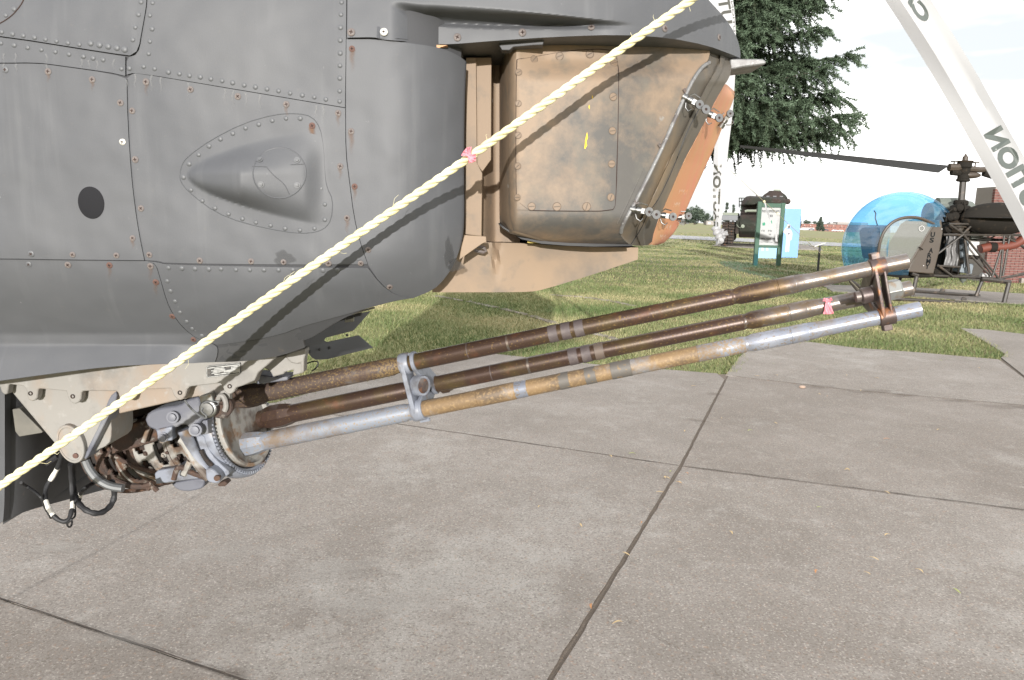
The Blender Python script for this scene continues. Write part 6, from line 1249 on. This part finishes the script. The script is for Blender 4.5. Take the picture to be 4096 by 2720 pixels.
M['bubble'] = glassy('blue_acrylic', (0.49, 0.79, 0.99), .08, .07, (0.12, 0.38, 0.68)); M['door_glass'] = glassy('window_painted_reflection', (0.80, 0.82, 0.80), .10, .18, (0.5, 0.5, 0.47)); M['seat'] = mat('seat_navy', (0.02, 0.03, 0.05), .6)  # door window: pale diffuse share paints in the reflected sky
bh = thing('bubble_helicopter', 'old army helicopter with blue glass bubble and open tube frame', 'helicopter', (U(3700, 1150, HY).x, HY, 0))
pm = HY / F
# bubble
bc = h_((3600, 988)); vs = []; fs = []; NS, NR = 48, 32
for i in range(NR + 1):
    th = math.pi * i / NR
    for k in range(NS):
        a = 2 * math.pi * k / NS; vs.append(bc + Vector((222 * pm * math.sin(th) * math.cos(a), .74 * math.sin(th) * math.sin(a), 216 * pm * math.cos(th))))
def right_of(p):
    x, y = proj(p); return x > lerp(3772, 3640, (y - 868) / 222.0) + 6
for i in range(NR):
    for k in range(NS):
        k2 = (k + 1) % NS; f_ = (i * NS + k, (i + 1) * NS + k, (i + 1) * NS + k2, i * NS + k2); c = sum((vs[j] for j in f_), Vector()) / 4; x, y = proj(c)
        near = c.y < bc.y - .15; inwin = False
        if near:
            dx, dy = (x - 3655) / 118.0, (y - 985) / 112.0; inwin = dx * dx + dy * dy < .92 and x > 3535
        if right_of(c) or c.z < bc.z - 100 * pm or inwin: continue
        fs.append(f_)
bub = link('bubble', mesh('bubble', vs, fs, 60), M['bubble'], bh)
arch = resample(Zt((478, 1050), (490, 930), (540, 815), (620, 745), (720, 713), (830, 716), (900, 740), (975, 775)), 24, 2)
MB().tube([h_(p, -.62 - .06 * math.sin(i / 24 * 3.1)) for i, p in enumerate(arch)], .028, 8).build('door_frame', M['army'], bh); 
MB().tube([q_((975, 775), -.62), q_((800, 1060), -.62), q_((745, 1150), -.62)], .025, 8).build('door_frame', M['army'], bh)
dg = arch + Zt((930, 850), (800, 1060), (745, 1150), (520, 1140)); MB().prism([h_(p, -.63) for p in dg], (0, .008, 0)).build('door_window', M['door_glass'], bh, 0)
MB().lathe(q_((865, 815), -.645), (0, -1, 0), [(0, .050), (.004, .052), (.004, .044), (0, .044)], 20, cap=False).build('window_port', M['paint_white'], bh)
MB().tube([q_((845, 980), -.66), q_((862, 995), -.68), q_((875, 1005), -.66)], .012, 6).build('door_handle', M['army_dark'], bh)
bp = MB().prism([q_(p, -.60) for p in ((972, 778), (1046, 735), (1058, 850), (1030, 1010), (975, 1222), (930, 1222), (735, 1205), (800, 1060))], (0, 1.2, 0)).build('cabin_side', M['army'], bh, 0, .02)
for ch, p in zip('USARMY', ((966, 870), (957, 920), (950, 1012), (937, 1058), (927, 1108), (917, 1155))):
    vs_, f2 = text_geo(ch, 1, 1, .03); H = max(v[1] for v in vs_) - min(v[1] for v in vs_); W = max(v[0] for v in vs_) - min(v[0] for v in vs_); x, y = Zt(p)[0]
    cx = (max(v[0] for v in vs_) + min(v[0] for v in vs_)) / 2; cy = (max(v[1] for v in vs_) + min(v[1] for v in vs_)) / 2
    P = [h_((x + (v[0] - cx) / W * 17 + (v[1] - cy) / H * 3, y - (v[1] - cy) / H * 20), -.605) for v in vs_]; link('lettering', mesh('lettering', P, f2), M['ink_dark'], bp)
for p in ((995, 797), (1047, 820), (883, 1148)): MB().sphere(q_(p, -.602), .010, 8, 5).build('rivet', M['paint_white'], bp)
MB().prism([q_(p, -.45) for p in ((500, 1170), (740, 1195), (990, 1215), (980, 1255), (700, 1262), (540, 1240))], (0, .9, 0)).build('cabin_floor', M['army_dark'], bh, 0, .03)
MB().prism([q_(p, -.1) for p in ((405, 850), (430, 810), (500, 800), (505, 1080), (440, 1100), (430, 1060))], (0, .5, 0)).build('seat', M['seat'], bh, 0, .04); MB().prism([q_(p, -.1) for p in ((560, 1020), (760, 1020), (850, 960), (870, 900), (900, 900), (830, 1080), (700, 1120), (560, 1110))], (0, .5, 0)).build('seat', M['seat'], bh, 0, .04)
MB().tube([q_(p, .1) for p in ((440, 655), (455, 680), (450, 720), (470, 790))], .012, 6).build('control_arm', M['army_dark'], bh)
def tubes(name, lst, r=.022, m='tube', dy=-.35):
    for pts in lst: MB().tube([q_(p, dy) for p in pts], r, 8).build(name, M[m], bh)
tubes('frame_tube', [((1060, 870), (1800, 876), (2400, 880)), ((1240, 868), (1000, 1050)), ((1240, 868), (1560, 1268)), ((1110, 775), (1240, 860)), ((1240, 860), (1385, 720)), ((1110, 775), (1340, 775)), ((1005, 1140), (1150, 1248)), ((1310, 1060), (1480, 1240)), ((1605, 880), (1570, 1255)), ((1655, 880), (1592, 1245)), ((1582, 985), (1500, 1245)), ((1560, 1268), (1790, 1215), (2300, 1080)), ((1610, 1258), (2300, 1130)), ((1605, 880), (1790, 985), (2200, 1150)), ((1215, 1160), (1000, 1150))], .021)
tubes('frame_tube', [((840, 1232), (1240, 1248), (1565, 1266)), ((1290, 1215), (1250, 880)), ((1660, 880), (1800, 1000))], .027, dy=-.30)
tubes('frame_tube', [((1060, 866), (1780, 870)), ((1100, 780), (1010, 1150)), ((900, 1225), (1500, 1250)), ((1240, 865), (1500, 1240))], .02, dy=.40)
# skids
tubes('cross_tube', [((775, 1218), (832, 1238))], .038, 'tube', -.55); tubes('cross_tube', [((1400, 1265), (1660, 1296))], .042, 'tube', -.5)
tubes('skid_leg', [((822, 1245), (780, 1425))], .038, 'tube', -.60); tubes('skid_leg', [((1648, 1300), (1600, 1492))], .042, 'tube', -.60); tubes('skid_leg', [((1412, 1272), (1352, 1420))], .036, 'tube', .5); tubes('skid_leg', [((685, 1240), (660, 1300))], .03, 'tube', .5)
tubes('skid', [((225, 1282), (275, 1345), (340, 1425), (720, 1452), (1620, 1502))], .034, 'tube', -.62); tubes('skid', [((240, 1290), (330, 1350), (460, 1385), (800, 1375), (1385, 1418))], .034, 'tube', .55)
for p, dy in (((1058, 1368), .5), ((1250, 1444), -.62)): MB().prism([q_((p[0] + a, p[1] + b), dy) for a, b in ((-28, 18), (-16, -12), (0, -16), (16, -10), (22, 18))], (0, .03, 0)).build('wheel_lug', M['tube'], bh, 0, .004)
# mast and hub
tubes('mast', [((1213, 720), (1222, 560), (1245, 300))], .062, 'tube', 0)
mc = lambda p, r, h, m='army_dark': MB().lathe(q_(p), (0.03, 0, 1), [(-h, r * .8), (-h * .6, r), (h * .6, r), (h, r * .8)], 20).build('mast_collar', M[m], bh)
mc((1218, 585), .13, .05); mc((1216, 635), .17, .06); mc((1212, 665), .12, .08); mc((1237, 382), .12, .03); mc((1238, 355), .10, .05); mc((1250, 245), .13, .07); mc((1250, 285), .10, .10)
MB().lathe(q_((1205, 750)), (0, 0, 1), [(-.12, .30), (-.08, .26), (.10, .13), (.2, .1)], 20).build('gearbox_cone', M['army'], bh); MB().lathe(q_((1255, 205)), (0, 0, 1), [(-.06, .10), (-.01, .16), (.0, .05), (.06, .05), (.10, .02), (.13, .01)], 14).build('hub_cap', M['army'], bh)
tubes('blade_grip', [((1110, 268), (1180, 270), (1250, 245))], .075, 'army', 0); tubes('blade_grip', [((1250, 275), (1390, 290), (1450, 285)), ], .055, 'army', 0); tubes('blade_grip', [((1130, 310), (1210, 318)), ((1420, 320), (1500, 345))], .06, 'army_dark', 0)
tubes('control_peg', [((1160, 215), (1152, 255)), ((1350, 225), (1338, 290))], .014, 'army', 0)
for p in ((1160, 214), (1350, 224)): MB().lathe(q_(p), (0, 0, 1), [(-.01, .07), (.01, .07)], 12).build('peg_cap', M['army'], bh)
MB().sphere(q_((1300, 338)), (.21, .08, .065), 16, 10).build('balance_weight', M['army'], bh); tubes('stabiliser_bar', [((1200, 335), (1300, 338)), ((1200, 325), (1198, 385))], .012, 'tube', 0)
def blade(a0, a1, b0, b1, dy):
    pa, pb, pc, pd = h_(a0), h_(a1, dy), h_(b1, dy), h_(b0); ax = pb - pa; return MB().prism([pa, pb, pc, pd], Vector((0, .045, .006))).build('rotor_blade', M['blade_dark'], bh, 0, .01)
blade((3800, 662), (2960, 580), (3755, 692), (2960, 591), 2.5); blade((3945, 676), (4700, 760), (3950, 694), (4700, 775), -2.0)
# engine bay, drums, tanks
MB().lathe(q_((1100, 690), .35), (1, 0, .05), [(-.42, .05), (-.40, .24), (-.1, .26), (.42, .25), (.45, .1)], 24).build('saddle_tank', M['drum'], bh); MB().lathe(q_((1115, 605), .35), (1, 0, 0), [(-.27, .05), (-.25, .14), (.25, .15), (.28, .05)], 20).build('oil_tank', M['drum'], bh)
def lens(name, p, rx, rz, ry, dy, m):
    c = q_(p, dy, Zr); o = MB(); o.sphere(c, (rx, ry, rz), 28, 16); return o.build(name, M[m], bh)
lt1 = lens('fuel_tank', (820, 665), .70, .31, .34, -.25, 'army_dark'); lens('fuel_tank', (640, 665), .55, .24, .34, .45, 'army_dark')
MB().lathe(q_((820, 658), -.25, Zr), (0, 0, 1), [(-.012, .60), (0, .705), (.012, .60)], 32, ref=(1, 0, 0)).build('tank_seam', M['army_dark'], lt1)
MB().lathe(q_((835, 592), -.30, Zr), (0, 0, 1), [(0, .07), (.05, .07), (.06, .05)], 14).build('filler_cap', mat('filler_red', (.22, .035, .035), .5), bh); MB().lathe(q_((884, 622), -.50, Zr), (.2, -1, .3), [(0, .085), (.008, .085)], 18).build('round_decal', M['paint_white'], bh)
MB().prism([q_(p, -.3, Zr) for p in ((560, 770), (660, 660), (720, 735), (960, 740), (940, 800), (880, 760), (700, 770), (600, 790))], (0, .5, 0)).build('tank_bracket', M['army_dark'], bh, 0, .02)
tg = []; random.seed(2)
for j in range(13):
    row = []
    for i in range(9):
        x = lerp(322, 440, i / 8) - (18 * (j / 12) ** 2 if i < 3 else 0) + 6 * math.sin(j * .9); y = lerp(805, 1125, j / 12) + (6 if j == 12 and i % 2 else 0); row.append(q_((x, y), -.28 + .05 * math.sin(i * 1.9 + j * .35) + random.uniform(-.02, .02), Zr))
    tg.append(row)
vs_ = sum(tg, []); fs_ = [(j * 9 + i, j * 9 + i + 1, (j + 1) * 9 + i + 1, (j + 1) * 9 + i) for j in range(12) for i in range(8)]; o = link('tarpaulin', mesh('tarpaulin', vs_, fs_, 80), M['tarp'], bh); md = o.modifiers.new('s', 'SUBSURF'); md.levels = md.render_levels = 1
def slab_(name, pts, dy, th, m, bev=.015): return MB().prism([q_(p, dy, Zr) for p in pts], (0, th, 0)).build(name, M[m], bh, 0, bev)
slab_('engine_block', ((290, 700), (520, 690), (560, 830), (530, 1110), (460, 1200), (400, 1220), (290, 1120), (300, 820)), .05, .5, 'army_dark', .04); slab_('carburettor_box', ((545, 880), (650, 885), (642, 1022), (540, 1012)), -.2, .4, 'paint_white'); slab_('battery_box', ((455, 1180), (480, 1100), (595, 1098), (575, 1198)), -.2, .4, 'bl_box'); slab_('intake_duct', ((500, 860), (545, 850), (545, 1060), (525, 1130), (500, 1140)), -.25, .2, 'bl_box')
slab_('starter_box', ((540, 1015), (645, 1022), (640, 1060), (545, 1050)), -.15, .4, 'army_dark'); slab_('floor_tray', ((215, 1140), (350, 1145), (345, 1240), (250, 1235), (210, 1190)), -.25, .4, 'army_dark'); slab_('rear_manifold', ((600, 830), (820, 855), (960, 860), (960, 880), (700, 880), (610, 870)), 0, .3, 'army_dark'); slab_('air_box', ((560, 790), (680, 780), (690, 850), (570, 860)), -.05, .3, 'drum')
for c, r, m in (((480, 935), .075, 'bl_box'), ((480, 1005), .075, 'bl_box'), ((475, 1075), .06, 'army_dark'), ((395, 640), .09, 'army_dark'), ((350, 650), .08, 'army_dark'), ((440, 560), .08, 'army_dark'), ((380, 580), .05, 'army_dark'), ((460, 770), .09, 'army'), ((500, 795), .07, 'tube'), ((330, 760), .09, 'army_dark')):
    MB().lathe(q_(c, -.15, Zr), (.3, -1, .2), [(-.12, r), (.05, r), (.08, r * .7)], 12).build('engine_fitting', M[m], bh)
MB().tube([h_(p, -.30) for p in resample(Zr((655, 955), (740, 935), (860, 936), (960, 920), (1030, 890), (1075, 850)), 24, 2)], .085, 14).build('exhaust_hose', M['hose'], bh); MB().lathe(q_((768, 938), -.30, Zr), (1, 0, 0), [(-.06, .095), (.06, .095)], 16).build('hose_clip', M['army_dark'], bh)
for pts in (((500, 620), (510, 560), (495, 500)), ((320, 690), (330, 610), (400, 560)), ((440, 820), (450, 1050), (440, 1200)), ((355, 700), (345, 820), (300, 900)), ((620, 870), (760, 855), (830, 800)), ((720, 585), (790, 575), (930, 605)), ((540, 830), (530, 1110))):
    MB().tube([h_(p, -.2) for p in resample(Zr(*pts), 10, 2)], .016, 6).build('engine_pipe', M['army_dark'], bh)
MB().lathe(q_((485, 1255), -.1, Zr), (0, 0, -1), [(-.06, .07), (.0, .06), (.06, .01)], 12).build('drain_cone', M['drum'], bh); MB().tube([q_((660, 1208), -.2, Zr), q_((740, 1222), -.2, Zr)], .05, 10).build('strobe_tube', M['paint_white'], bh)
# tail frame going out of the picture
for dy in (-.3, .3):
    for a, b in (((1790, 985), (2400, 880)), ((1790, 1215), (2000, 880)), ((2000, 880), (2300, 1080))): MB().tube([q_(a, dy), q_(b, dy)], .02, 6).build('tail_tube', M['tube'], bh)
